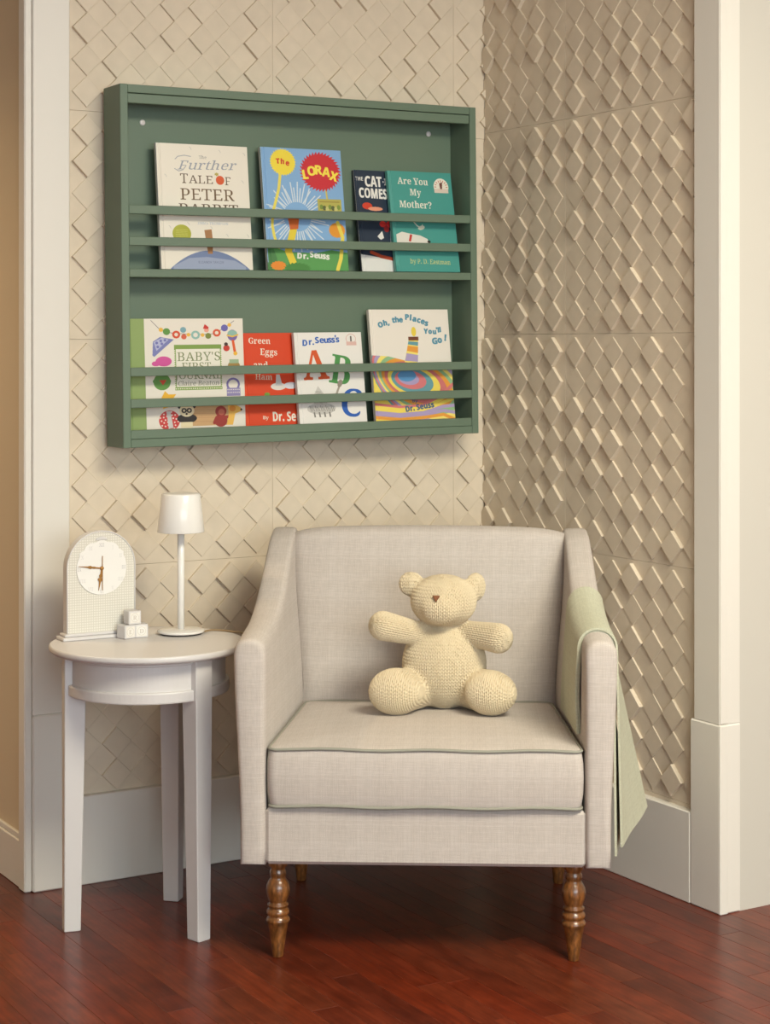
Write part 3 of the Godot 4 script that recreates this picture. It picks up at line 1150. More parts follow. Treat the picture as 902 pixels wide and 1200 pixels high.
	c.text("Green", 0.275, 0.115, 0.088, cr, SERIF, 700, 0.03, 0.84)
	c.text("Eggs", 0.395, 0.30, 0.096, cr, SERIF, 700, 0.05, 0.84)
	c.text("and", 0.27, 0.475, 0.096, cr, SERIF, 700, 0.02, 0.84)
	c.text("Ham", 0.30, 0.652, 0.086, c8(214, 190, 170), SERIF, 700, 0.05, 0.86)
	c.disc(0.50, 0.80, 0.11, 0.055, c8(214, 206, 198))
	c.poly([Vector2(0.46, 0.79), Vector2(0.48, 0.62), Vector2(0.53, 0.62), Vector2(0.56, 0.79)], c8(190, 190, 190))
	c.disc(0.68, 0.79, 0.10, 0.05, c8(206, 206, 212))
	c.disc(0.33, 0.915, 0.04, 0.03, c8(110, 150, 60))
	c.text("By", 0.285, 1.265, 0.05, cr, SERIF, 700, 0.1)
	c.text("Dr. Seuss", 0.655, 1.25, 0.135, cr, SANS, 700, 0.02, 0.66, 0.0, 0.002)
	book("picture_book", "orange red picture book with white serif title", c, -0.149, 0.182, 0.2335, shelf_y(false), 0.0575, 0.032, c8(200, 60, 30), 0.010)

	# --- white alphabet book (0.183 x 0.232)
	c = Cover.new(370, 472, c8(226, 221, 214), 0.87)
	var blue := c8(44, 92, 172)
	c.word("Dr.Seuss's", [[0.155, 0.155, 0.05], [0.235, 0.15, 0.0], [0.278, 0.175, 0.0], [0.335, 0.115, -0.06], [0.405, 0.125, -0.03], [0.47, 0.125, 0.0], [0.525, 0.12, 0.0], [0.575, 0.12, 0.0], [0.61, 0.06, 0.1], [0.64, 0.115, 0.0]], 0.088, blue, SANS, 700, 0.002)
	c.ring(0.84, 0.10, 0.075, 0.007, c8(206, 150, 140), c8(226, 221, 214))
	c.rect(0.77, 0.145, 0.92, 0.20, c8(214, 176, 166))
	c.rect(0.83, 0.06, 0.85, 0.14, c8(90, 80, 76))
	c.text("A", 0.285, 0.485, 0.44, c8(206, 84, 40), SERIF, 700, -0.04, 0.82)
	c.text("B", 0.655, 0.565, 0.44, c8(76, 140, 76), SERIF, 700, 0.20, 0.80)
	# plain grey pencil creature
	c.disc(0.33, 1.14, 0.21, 0.085, c8(190, 186, 180))
	c.poly([Vector2(0.21, 1.15), Vector2(0.24, 0.92), Vector2(0.30, 0.80), Vector2(0.38, 0.92), Vector2(0.44, 1.12)], c8(196, 191, 184))
	for k in 14:
		var xx := 0.16 + k * 0.026
		c.line(Vector2(xx, 1.09 + 0.02 * (k % 3)), Vector2(xx + 0.02, 1.18), 0.007, c8(110, 106, 102))
		c.line(Vector2(0.25 + 0.012 * (k % 7), 0.88 + 0.014 * k), Vector2(0.34 + 0.006 * (k % 5), 0.885 + 0.014 * k), 0.004, c8(130, 126, 120))
	for k in 4:
		c.line(Vector2(0.22 + k * 0.075, 1.19), Vector2(0.23 + k * 0.075, 1.265), 0.022, c8(120, 116, 110))
	c.line(Vector2(0.52, 1.04), Vector2(0.62, 0.80), 0.03, c8(160, 150, 138))
	c.disc(0.63, 0.77, 0.035, 0.06, c8(140, 130, 118), 0.4)
	c.text("C", 0.78, 1.06, 0.42, blue, SERIF, 700, 0.16, 0.86)
	book("picture_book", "white picture book with big orange, green and blue letters", c, -0.018, 0.183, 0.2335, shelf_y(false), 0.0755, 0.030, c8(222, 216, 208))

	# --- white book with coloured swirls (0.227 x 0.288)
	c = Cover.new(460, 584, c8(226, 218, 206), 0.86)
	var bands := [c8(196, 110, 108), c8(236, 214, 112), c8(100, 150, 158), c8(222, 150, 62), c8(166, 150, 186), c8(230, 206, 92), c8(140, 178, 132), c8(206, 116, 118)]
	# sweeping bands of colour round a blue centre
	c.poly([Vector2(0, 0.60), Vector2(0.2, 0.62), Vector2(0.4, 0.67), Vector2(0.6, 0.74), Vector2(1, 0.80), Vector2(1, 1.4), Vector2(0, 1.4)], bands[5])
	for k in 7:
		var y := 0.60 + 0.03 * k
		c.path([Vector2(0, y), Vector2(0.15, y + 0.008), Vector2(0.30, y + 0.035), Vector2(0.42, y + 0.07)], 0.03, bands[[0, 1, 2, 5, 3, 3, 0][k]])
	for k in range(11, 0, -1):
		c.disc(0.42 + 0.022 * k, 0.86 + 0.012 * k, 0.06 + 0.070 * k, 0.035 + 0.040 * k, bands[(k * 3 + 1) % 8], 0.10 + 0.06 * k)
	c.disc(0.42, 0.83, 0.115, 0.075, c8(84, 140, 186))
	c.poly([Vector2(0, 0.30), Vector2(1, 0.30), Vector2(1.0, 0.72), Vector2(0.80, 0.69), Vector2(0.52, 0.68), Vector2(0.42, 0.645), Vector2(0.2, 0.585), Vector2(0.0, 0.57)], c8(226, 218, 206))
	for k in 6:
		c.path([Vector2(0.0, 1.20 + 0.032 * k - 0.02), Vector2(0.3, 1.245 + 0.03 * k - 0.02), Vector2(0.6, 1.23 + 0.03 * k - 0.02), Vector2(0.85, 1.10 + 0.05 * k - 0.02), Vector2(1.0, 0.95 + 0.09 * k)], 0.04, bands[[7, 5, 5, 4, 4, 3][k]])
	# plain striped post
	c.poly([Vector2(0.405, 0.66), Vector2(0.475, 0.385), Vector2(0.595, 0.385), Vector2(0.565, 0.69)], bands[1])
	c.poly([Vector2(0.46, 0.44), Vector2(0.47, 0.40), Vector2(0.593, 0.41), Vector2(0.588, 0.46)], bands[2])
	c.poly([Vector2(0.443, 0.52), Vector2(0.457, 0.455), Vector2(0.587, 0.475), Vector2(0.582, 0.55)], bands[3])
	c.poly([Vector2(0.41, 0.645), Vector2(0.436, 0.55), Vector2(0.58, 0.575), Vector2(0.572, 0.66)], bands[4])
	c.rect(0.472, 0.345, 0.60, 0.392, c8(110, 64, 44))
	c.disc(0.545, 0.28, 0.030, 0.06, c8(222, 196, 70))
	var tl := c8(78, 136, 158)
	c.word("Oh,the", [[0.135, 0.19, -0.25], [0.195, 0.165, -0.18], [0.24, 0.192, 0.0], [0.30, 0.135, -0.05], [0.345, 0.125, -0.04], [0.395, 0.135, 0.0]], 0.062, tl, SANS, 700, 0.004)
	c.word("Places", [[0.475, 0.095, 0.05], [0.52, 0.10, 0.12], [0.565, 0.125, 0.15], [0.62, 0.14, 0.2], [0.67, 0.158, 0.22], [0.715, 0.18, 0.25]], 0.066, tl, SANS, 700, 0.004)
	c.word("You'll", [[0.70, 0.275, 0.05], [0.755, 0.285, 0.0], [0.81, 0.29, -0.05], [0.84, 0.24, 0.0], [0.862, 0.26, -0.05], [0.885, 0.255, -0.08]], 0.058, tl, SANS, 700, 0.004)
	c.word("Go!", [[0.805, 0.40, -0.05], [0.87, 0.395, 0.0], [0.945, 0.36, 0.15]], 0.074, tl, SANS, 700, 0.004)
	c.text("By", 0.50, 1.155, 0.045, c8(70, 96, 124), SANS, 700, 0.1)
	c.text("Dr. Seuss", 0.555, 1.225, 0.066, c8(70, 96, 124), SANS, 700, -0.14, 0.92, 0.0, 0.003)
	book("picture_book", "white picture book with teal title and rainbow swirls below", c, 0.189, 0.227, 0.288, shelf_y(false), 0.0755, 0.034, c8(222, 214, 200))


# ------------------------------------------------------------------ armchair
func chair_frame() -> Transform3D:
	return Transform3D(Basis(Vector3.UP, deg_to_rad(-2.3)), Vector3(0.089, 0, -3.79))


func track(keys: Array, at: float) -> float:
	# smooth curve through [x, y] keys with falling x
	if at >= keys[0][0]:
		return keys[0][1]
	for i in keys.size() - 1:
		if at >= keys[i + 1][0]:
			var w: float = (keys[i][0] - at) / (keys[i][0] - keys[i + 1][0])
			var p0: float = keys[maxi(i - 1, 0)][1]
			var p3: float = keys[mini(i + 2, keys.size() - 1)][1]
			return cubic_interpolate(keys[i][1], keys[i + 1][1], p0, p3, w)
	return keys[-1][1]


const ARM_TOP := [[0.30, 0.632], [0.20, 0.640], [0.10, 0.648], [0.0, 0.668], [-0.10, 0.706], [-0.18, 0.745], [-0.25, 0.778], [-0.32, 0.790]]

func arm_inner(z: float, y: float) -> float:
	var t := (0.30 - z) / 0.62
	return lerpf(lerpf(0.311, 0.270, t), lerpf(0.309, 0.300, t), smoothstep(0.40, 0.74, y))


func arm_outer(z: float, y: float) -> float:
	var t := (0.30 - z) / 0.62
	return lerpf(0.359, lerpf(0.372, 0.356, t), smoothstep(0.25, 0.62, y))


func arm_ring(z: float, inset: float, grow := 0.0) -> Array:
	var top := track(ARM_TOP, z) - inset + grow
	var r := (arm_outer(z, 0.7) - arm_inner(z, top)) / 2.0
	var ys := top - r
	var out := []
	for k in 13:
		var y := lerpf(0.192 + inset, ys, k / 12.0)
		out.append(Vector3(arm_inner(z, y) + inset - grow, y, z))
	for k in range(1, 10):
		var w := PI - PI * k / 10.0
		var c := (arm_inner(z, ys) + arm_outer(z, ys)) / 2.0
		var rr := (arm_outer(z, ys) - arm_inner(z, ys)) / 2.0 - inset + grow
		var pw := 2.0 / lerpf(2.3, 5.0, smoothstep(0.2, 0.9, (0.30 - z) / 0.62))
		out.append(Vector3(c + signf(cos(w)) * pow(absf(cos(w)), pw) * rr, ys + pow(sin(w), pw) * (r - inset * 0.3 + grow), z))
	for k in 13:
		var y := lerpf(ys, 0.192 + inset, k / 12.0)
		out.append(Vector3(arm_outer(z, y) - inset + grow, y, z))
	return out


func cushion_ring(y: float, inset: float, bulge: float) -> Array:
	var out := []
	var zf := 0.300 - inset
	var zb := -0.172 + inset
	var wf := 0.303 - inset
	var wb := 0.270 - inset
	var r := 0.018
	var n := 14
	# clockwise seen from above (angles fall), starting at the right front
	var corners := [[wf, zf, 0.0], [wb, zb, 1.0], [-wb, zb, 2.0], [-wf, zf, 3.0]]
	for c in 4:
		var sx: float = 1.0 if c < 2 else -1.0
		var sz: float = 1.0 if c == 0 or c == 3 else -1.0
		var cx: float = corners[c][0] - sx * r
		var cz: float = corners[c][1] - sz * r
		var a0: float = [PI / 2, 0.0, -PI / 2, -PI][c]
		for k in 6:
			var a := a0 - PI / 2 * k / 5.0
			out.append(Vector3(cx + cos(a) * r, y, cz + sin(a) * r))
		var nx: Array = corners[(c + 1) % 4]
		var sx2: float = 1.0 if (c + 1) % 4 < 2 else -1.0
		var sz2: float = 1.0 if (c + 1) % 4 == 0 or (c + 1) % 4 == 3 else -1.0
		var last: Vector3 = out[-1]
		var a1: float = [0.0, -PI / 2, -PI, -PI * 1.5][c]
		var nxt := Vector3(nx[0] - sx2 * r + cos(a1) * r, y, nx[1] - sz2 * r + sin(a1) * r)
		for k in range(1, n):
			var w := float(k) / n
			var p := last.lerp(nxt, w)
			var b := sin(PI * w) * bulge
			if c == 3:
				p.z += b
			out.append(p)
	return out


func build_armchair() -> void:
	var t := thing("armchair", "cream linen armchair with sloped arms and turned wooden legs", "armchair", chair_frame())
	# base
	var m := MB.new()
	m.box(Vector3(-0.3105, 0.193, -0.29), Vector3(0.3105, 0.303, 0.293), 0.007)
	part("seat_base", m, M.linen, t)
	# arms
	for s in [-1, 1]:
		m = MB.new().smooth()
		if s < 0:
			m.x = Transform3D(Basis.from_scale(Vector3(-1, 1, 1)), Vector3.ZERO)
			m.flip = true
		var rings := [arm_ring(0.300, 0.010), arm_ring(0.2985, 0.005), arm_ring(0.295, 0.002), arm_ring(0.288, 0.0)]
		for k in range(1, 31):
			rings.append(arm_ring(0.288 - 0.600 * k / 30.0, 0.0))
		rings.append(arm_ring(-0.318, 0.003))
		rings.append(arm_ring(-0.321, 0.010))
		m.loft(rings)
		part("arm", m, M.linen, t)
	# back: loft along x
	m = MB.new().smooth()
	var rings := []
	var n := 24
	for k in n + 1:
		var w := -1.0 + 2.0 * k / n
		var e := 1.0 - pow(absf(w), 8.0)          # soft ends
		var soft := 0.012 * (1.0 - e)
		var top := 0.792 + 0.005 * (1.0 - w * w) - soft
		var prof := []
		prof.append(Vector2(-0.322 + soft, 0.193))
		prof.append(Vector2(-0.322 + soft, 0.50))
		prof.append(Vector2(-0.322 + soft, top - 0.035))
		for q in 9:
			var a := PI - PI * q / 8.0
			prof.append(Vector2(-0.285 + cos(a) * (0.037 - soft), top - 0.030 + sin(a) * 0.030))
		for q in range(1, 12):
			var y := lerpf(top - 0.030, 0.32, q / 11.0)
			var z := lerpf(-0.248, -0.160, q / 11.0 * (1.0)) + 0.012 * (1.0 - w * w) * sin(PI * clampf((y - 0.40) / 0.42, 0, 1)) - soft
			prof.append(Vector2(z, y))
		var ring := []
		for p in prof:
			var half := lerpf(0.2755, 0.3065, clampf((p.y - 0.43) / 0.33, 0, 1))
			ring.append(Vector3(w * half, p.y, p.x))
		rings.append(ring)
	m.loft(rings)
	part("backrest", m, M.linen, t)
	# seat cushion
	m = MB.new().smooth()
	rings = []
	for q in [[0.3060, 0.014], [0.3065, 0.006], [0.309, 0.0015], [0.313, 0.0], [0.335, -0.003], [0.365, -0.004], [0.395, -0.003], [0.4155, 0.0], [0.4195, 0.0015], [0.4215, 0.006]]:
		rings.append(cushion_ring(q[0], q[1], 0.004))
	var rim: Array = rings[-1]
	for q in range(1, 12):
		var s := 1.0 - q / 11.5
		var ring := []
		for p in rim:
			ring.append(Vector3(p.x * s, 0.4215 + 0.013 * (1.0 - pow(s, 2.4)), 0.064 + (p.z - 0.064) * s))
		rings.append(ring)
	m.loft(rings)
	var cu := part("seat_cushion", m, M.linen, t)
	for q in [[0.4195, 0.0], [0.309, 0.0]]:
		m = MB.new().smooth()
		var path := cushion_ring(q[0], q[1], 0.004)
		for i in path.size():
			path[i].y += 0.0016 * sin(path[i].x * 31.0 + 1.2)
		m.tube(path, 0.0032, 8, true)
		part("piping", m, M.piping, cu)
	m = MB.new().smooth()
	m.tube([Vector3(-0.302, 0.311, 0.287), Vector3(-0.305, 0.34, 0.289), Vector3(-0.305, 0.39, 0.289), Vector3(-0.302, 0.418, 0.287)], 0.0022, 8)
	part("piping", m, M.piping, cu)
	# legs
	var prof := []
	for q in [[0.0095, 0.0], [0.0108, 0.002], [0.0128, 0.02], [0.0168, 0.046], [0.0208, 0.067], [0.0232, 0.070], [0.0238, 0.074], [0.0215, 0.078], [0.0195, 0.080], [0.0195, 0.083], [0.0220, 0.085], [0.0226, 0.089], [0.0215, 0.0935], [0.0185, 0.0955], [0.0182, 0.0985], [0.0208, 0.101], [0.0208, 0.104], [0.0175, 0.107], [0.0175, 0.110], [0.0200, 0.116], [0.0228, 0.124], [0.0238, 0.133], [0.0225, 0.142], [0.0185, 0.150], [0.0150, 0.155], [0.0148, 0.158], [0.0168, 0.162], [0.0165, 0.168], [0.0145, 0.172], [0.0150, 0.176], [0.0195, 0.180], [0.0200, 0.193]]:
		prof.append(Vector2(q[0], q[1]))
	m = MB.new().smooth()
	m.lathe(prof, 28)
	var lm := m.mesh()
	m = MB.new().smooth()
	m.lathe([Vector2(0.009, 0), Vector2(0.0105, 0.003), Vector2(0.0105, 0.0045)], 16)
	var fm := m.mesh()
	for p in [Vector3(-0.290, 0, 0.247), Vector3(0.290, 0, 0.247), Vector3(-0.288, 0, -0.262), Vector3(0.288, 0, -0.262)]:
		var lg := part("leg", lm, M.leg_wood, t, p)
		part("foot_pad", fm, M.foot, lg)


# ------------------------------------------------------------------ throw over the right arm
func sheet(m: MB, grid: Array, thick: float) -> void:
	# grid[i][j] of points; the second side lies thick below the first
	var ni := grid.size()
	var nj: int = grid[0].size()
	var under := []
	for i in ni:
		var row := []
		for j in nj:
			var du: Vector3 = grid[mini(i + 1, ni - 1)][j] - grid[maxi(i - 1, 0)][j]
			var dv: Vector3 = grid[i][mini(j + 1, nj - 1)] - grid[i][maxi(j - 1, 0)]
			row.append(grid[i][j] - du.cross(dv).normalized() * thick)
		under.append(row)
	m.smooth()
	for i in ni - 1:
		for j in nj - 1:
			m.quad(grid[i][j], grid[i + 1][j], grid[i + 1][j + 1], grid[i][j + 1])
			m.quad(under[i][j], under[i][j + 1], under[i + 1][j + 1], under[i + 1][j])
	m.smooth(false)
	for i in ni - 1:
		m.quad(under[i][0], under[i + 1][0], grid[i + 1][0], grid[i][0])
		m.quad(grid[i][nj - 1], grid[i + 1][nj - 1], under[i + 1][nj - 1], under[i][nj - 1])
	for j in nj - 1:
		m.quad(grid[0][j], grid[0][j + 1], under[0][j + 1], under[0][j])
		m.quad(under[ni - 1][j], under[ni - 1][j + 1], grid[ni - 1][j + 1], grid[ni - 1][j])


func drape_point(z: float, s: float, lift: float, drop: float, flare: float) -> Vector3:
	# s 0..1 inner side from the seat up, 1..2 over the top, 2..3 down the outer side
	var top := track(ARM_TOP, z)
	var r := (arm_outer(z, 0.7) - arm_inner(z, top)) / 2.0
	var ys := top - r
	if s <= 1.0:
		var y := lerpf(0.4365, ys, s)
		return Vector3(arm_inner(z, y) - lift - 0.004 * sin(PI * s) * (0.6 + 0.4 * sin(z * 40.0)), y, z)
	if s <= 2.0:
		var w := PI - PI * (s - 1.0)
		var c := (arm_inner(z, ys) + arm_outer(z, ys)) / 2.0
		return Vector3(c + cos(w) * (r + lift), ys + sin(w) * (r + lift), z)
	var v := s - 2.0
	var y2 := lerpf(ys, drop, v)
	var wave := 0.0012 * sin(z * 30.0 + 0.8) * v
	return Vector3(arm_outer(z, ys) + lift + flare * v + wave, y2, z)


func build_throw() -> void:
	var t := thing("throw_blanket", "sage green throw folded over the armchair's right arm", "blanket", chair_frame())
	var z0 := 0.222
	var z1 := -0.040
	var layers := [["outer_layer", 0.0085, 0.215, 0.008, 0.094, z0, z1, 0.0], ["inner_layer", 0.0035, 0.196, 0.002, 0.050, z0 - 0.004, z1 + 0.06, 0.0]]
	for L in layers:
		var grid := []
		var ni := 44
		var nj := 30
		for i in ni + 1:
			var s := 3.0 * i / ni
			var row := []
			for j in nj + 1:
				var w := float(j) / nj
				var za: float = lerpf(L[5], L[6], w)
				# the rear edge runs a little higher over the swooping arm
				if s > 1.0:
					za += -0.010 * w * minf(s - 1.0, 1.0)
				var fl: float = lerpf(L[3], L[4], w)
				var drop: float = L[2] + (0.012 * w if L[7] == 0.0 else 0.0)
				row.append(drape_point(za, s, L[1], drop, fl))
			grid.append(row)
		var m := MB.new()
		sheet(m, grid, 0.0042)
		part(L[0], m, M.throw, t)


# ------------------------------------------------------------------ side table
const TABLE := Vector3(-0.494, 0, -3.766)
const TABLE_Y := 0.585

func build_table() -> void:
	var t := thing("side_table", "white round side table with three tapered legs and curved apron", "table", Transform3D(Basis.IDENTITY, TABLE))
	var m := MB.new().smooth()
	m.lathe([Vector2(0.196, 0.5695), Vector2(0.1985, 0.5705), Vector2(0.203, 0.5745), Vector2(0.2035, 0.577), Vector2(0.2035, 0.5815), Vector2(0.2025, 0.5838), Vector2(0.2005, TABLE_Y)], 96, false)
	m.smooth(false)
	var rim := []
	var low := []
	for i in 96:
		var a := -TAU * i / 96
		rim.append(Vector3(0.2005 * cos(a), TABLE_Y, 0.2005 * sin(a)))
		low.append(Vector3(0.196 * cos(a), 0.5695, 0.196 * sin(a)))
	m.fan(rim)
	m.fan(low, true)
	part("table_top", m, M.white, t)
	m = MB.new()
	var outer := [Vector2(0.158, 0.5695), Vector2(0.165, 0.5690), Vector2(0.165, 0.5600), Vector2(0.1615, 0.5585), Vector2(0.1615, 0.5085), Vector2(0.168, 0.5075), Vector2(0.1690, 0.5050), Vector2(0.1690, 0.4880), Vector2(0.1680, 0.4855), Vector2(0.150, 0.4850), Vector2(0.150, 0.5695)]
	outer.reverse()
	m.lathe(outer, 96, false)
	part("apron", m, M.white, t)
	for a in [42.5, 162.5, -77.5]:
		m = MB.new()
		# radial frame: x outward, z along the rim
		m.x = Transform3D(Basis(Vector3.UP, deg_to_rad(-a)).rotated(Vector3.UP, 0.0), Vector3.ZERO)
		m.x = Transform3D(Basis(Vector3.UP, -deg_to_rad(a) + 0.0), Vector3.ZERO)
		var rings := []
		for q in [[0.0, 0.0155], [0.0015, 0.0168], [0.46, 0.0215], [0.565, 0.0220], [0.5694, 0.0220]]:
			var h: float = q[1]
			var xo := 0.1755
			var ring := []
			for c in [[1, 1], [1, -1], [-1, -1], [-1, 1]]:
				var x := xo if c[0] > 0 else xo - 2 * h
				ring.append(Vector3(x, q[0], c[1] * h))
			# chamfered corners
			var soft := []
			for k in 4:
				var p: Vector3 = ring[k]
				var pa: Vector3 = ring[(k + 3) % 4]
				var pb: Vector3 = ring[(k + 1) % 4]
				soft.append(p + (pa - p).normalized() * 0.0015)
				soft.append(p + (pb - p).normalized() * 0.0015)
			rings.append(soft)
		m.loft(rings)
		part("leg", m, M.white, t)


func build_table_things() -> void:
	# lamp
	var L := Vector3(-0.437, TABLE_Y + 0.0003, -3.868)
	var t := thing("table_lamp", "slim white table lamp with a conical shade", "lamp", Transform3D(Basis.IDENTITY, L))
	var m := MB.new().smooth()
	m.lathe([Vector2(0.044, 0.0), Vector2(0.044, 0.0032)], 40)
	part("foot_pad", m, M.dark, t)
	m = MB.new().smooth()
	m.lathe([Vector2(0.048, 0.0032), Vector2(0.0505, 0.0045), Vector2(0.0505, 0.0072), Vector2(0.049, 0.0086), Vector2(0.02, 0.0098), Vector2(0.009, 0.0100)], 48)
	part("base", m, M.lamp_white, t)
	m = MB.new().smooth()
	m.lathe([Vector2(0.0076, 0.0098), Vector2(0.0076, 0.226)], 24)
	part("stem", m, M.lamp_white, t)
	m = MB.new().smooth()
	m.lathe([Vector2(0.0005, 0.2965), Vector2(0.039, 0.2965), Vector2(0.0485, 0.2185), Vector2(0.0500, 0.2180), Vector2(0.0505, 0.2190), Vector2(0.0418, 0.2975), Vector2(0.0400, 0.3000), Vector2(0.036, 0.3008), Vector2(0.0005, 0.3008)], 48, false)
	part("shade", m, M.lamp_white, t)
	# cable over the rear edge of the table
	m = MB.new().smooth()
	var pts := []
	var cv := Curve3D.new()
	var keys := [Vector3(0.045, 0.0035, 0.0), Vector3(0.062, 0.003, -0.028), Vector3(0.088, 0.0022, -0.028), Vector3(0.112, 0.0022, -0.010), Vector3(0.131, 0.003, 0.006), Vector3(0.138, -0.012, 0.004), Vector3(0.137, -0.08, -0.03), Vector3(0.136, -0.20, -0.16), Vector3(0.135, -0.26, -0.30), Vector3(0.135, -0.27, -0.362)]
	for k in keys.size():
		var tan: Vector3 = (keys[mini(k + 1, keys.size() - 1)] - keys[maxi(k - 1, 0)]) / 6.0
		cv.add_point(keys[k], -tan, tan)
	for p in cv.tessellate(4, 3):
		pts.append(p)
	m.tube(pts, 0.0019, 8)
	part("cable", m, paint(c8(150, 126, 92), 0.6), t)

	# mantel clock
	var ct := Transform3D(Basis(Vector3.UP, deg_to_rad(30)), Vector3(-0.604, TABLE_Y + 0.0003, -3.822))
	t = thing("mantel_clock", "white arched clock with fine grid body and gold hands", "clock", ct)
	m = MB.new()
	m.box(Vector3(-0.0885, 0, -0.022), Vector3(0.0885, 0.007, 0.024), 0.0015)
	m.box(Vector3(-0.0825, 0.007, -0.018), Vector3(0.0825, 0.0135, 0.018), 0.002)
	part("base", m, M.white, t)
	var g := Cover.new(512, 720, c8(224, 219, 208))
	for k in 29:
		g.rect(0.001 + k / 29.0, 0, 0.001 + k / 29.0 + 0.012, 1.41, c8(206, 200, 187))
	for k in 41:
		g.rect(0, k / 29.0, 1, k / 29.0 + 0.012, c8(206, 200, 187))
	var half := 0.0765
	var tall := 0.226
	var arch := []
	arch.append(Vector2(-half, 0.0135))
	arch.append(Vector2(half, 0.0135))
	for k in 33:
		var a := PI * k / 32
		arch.append(Vector2(half * cos(a), tall - half + half * sin(a)))
	var zf := 0.011
	m = MB.new()
	var uvm := func(p: Vector2) -> Vector2: return Vector2((p.x + half) / (2 * half), (tall - p.y) / (2 * half) / 1.40625)
	var ix := Geometry2D.triangulate_polygon(PackedVector2Array(arch))
	for k in range(0, ix.size(), 3):
		var a: Vector2 = arch[ix[k]]
		var b: Vector2 = arch[ix[k + 1]]
		var c: Vector2 = arch[ix[k + 2]]
		if (b - a).cross(c - a) < 0:
			var s := b
			b = c
			c = s
		m.tri(m.v3(a, zf), m.v3(b, zf), m.v3(c, zf), uvm.call(a), uvm.call(b), uvm.call(c))
	part("front_panel", m, g.material(0.6), t)
	m = MB.new()
	m.prism(PackedVector2Array(arch), -0.011, zf - 0.0004, 0.0, true)
	part("case", m, M.white, t)
	m = MB.new().smooth()
	var rimp := []
	for k in 33:
		var a := PI * k / 32
		rimp.append(Vector3((half - 0.001) * cos(a), tall - half + (half - 0.001) * sin(a), zf))
	rimp.push_front(Vector3(half - 0.001, 0.0136, zf))
	rimp.append(Vector3(-half + 0.001, 0.0136, zf))
	m.tube(rimp, 0.0016, 8)
	part("edge_bead", m, M.white, t)
	# dial with a scalloped top
	var dc := Vector2(0.0, 0.147)
	var dr := 0.0555
	var face := Cover.new(512, 512, c8(232, 228, 222))
	var num := ["XII", "I", "II", "III", "IIII", "V", "VI", "VII", "VIII", "IX", "X", "XI"]
	for k in 12:
		var a := TAU * k / 12 - PI / 2
		var p := Vector2(0.5, 0.5) + Vector2.from_angle(a) * 0.405
		face.text(num[k], p.x, p.y, 0.062, c8(188, 184, 182) if k % 3 == 0 else c8(208, 204, 200), "Droid Serif", 400, 0.0, 0.8)
	var dial := []
	for k in 64:
		var a := TAU * k / 64
		var r := dr
		var up := sin(a)
		if up > 0.55:
			r += 0.004 * absf(sin((a - PI / 2) * 6.0 + PI / 2))
		dial.append(dc + Vector2.from_angle(a) * r)
	m = MB.new()
	for k in 64:
		var a: Vector2 = dial[k]
		var b: Vector2 = dial[(k + 1) % 64]
		var u := func(p: Vector2) -> Vector2: return Vector2(0.5 + (p.x - dc.x) / 0.122, 0.5 - (p.y - dc.y) / 0.122)
		m.tri(m.v3(dc, zf + 0.002), m.v3(a, zf + 0.002), m.v3(b, zf + 0.002), u.call(dc), u.call(a), u.call(b))
		m.quad(m.v3(a, zf), m.v3(b, zf), m.v3(b, zf + 0.002), m.v3(a, zf + 0.002), u.call(a), u.call(b), u.call(b), u.call(a))
	part("dial", m, face.material(0.4), t)
	# keystone ornament over the dial
	m = MB.new()
	m.prism(PackedVector2Array([Vector2(-0.014, 0.2065), Vector2(0.014, 0.2065), Vector2(0.010, 0.2110), Vector2(0.0, 0.2145), Vector2(-0.010, 0.2110)]), zf, zf + 0.0025, 0.0006)
	part("dial_ornament", m, M.white, t)
	# gold hands
	var hands := [["minute_hand", PI - 0.13, 0.052, 0.0016, 0.0045], ["hour_hand", -PI / 2 - 0.16, 0.047, 0.0020, 0.0075]]
	for h in hands:
		m = MB.new()
		var dv := Vector2.from_angle(h[1])
		var nv := dv.orthogonal()
		var q := PackedVector2Array()
		var sh := [[0.0, h[3]], [0.25, h[3] * 0.9], [0.34, h[4] * 0.55], [0.42, h[3]], [0.5, h[4] * 0.8], [0.62, h[3]], [0.8, h[3] * 0.6], [1.0, 0.0003]]
		for e in sh:
			q.append(dc + dv * (e[0] * h[2]) + nv * e[1])
		sh.reverse()
		for e in sh:
			q.append(dc + dv * (e[0] * h[2]) - nv * e[1])
		m.prism(q, zf + 0.0032, zf + 0.0040, 0.0)
		part(h[0], m, M.gold, t)
	m = MB.new()
	m.box(Vector3(dc.x + 0.0002, dc.y - 0.046, zf + 0.0044), Vector3(dc.x + 0.0016, dc.y + 0.026, zf + 0.0049))
	part("second_hand", m, M.gold, t)
	m = MB.new().smooth()
	m.lathe([Vector2(0.0042, 0), Vector2(0.0042, 0.0025), Vector2(0.002, 0.004), Vector2(0.0003, 0.0043)], 20)
	var hub := part("hub", m, M.gold, t, Vector3(dc.x, dc.y, zf + 0.002))
	hub.rotation.x = PI / 2

	# letter blocks
	var e := 0.0285
	var spots := [[0.044, 0.0, 0.041, 0.28, "E", "white letter block at the lower left of the three by the clock"], [0.0755, 0.0, 0.0395, -0.14, "D", "white letter block at the lower right, its letter in a ring"], [0.058, e + 0.0006, 0.040, 0.02, "R", "white letter block stacked on top of the other two"]]
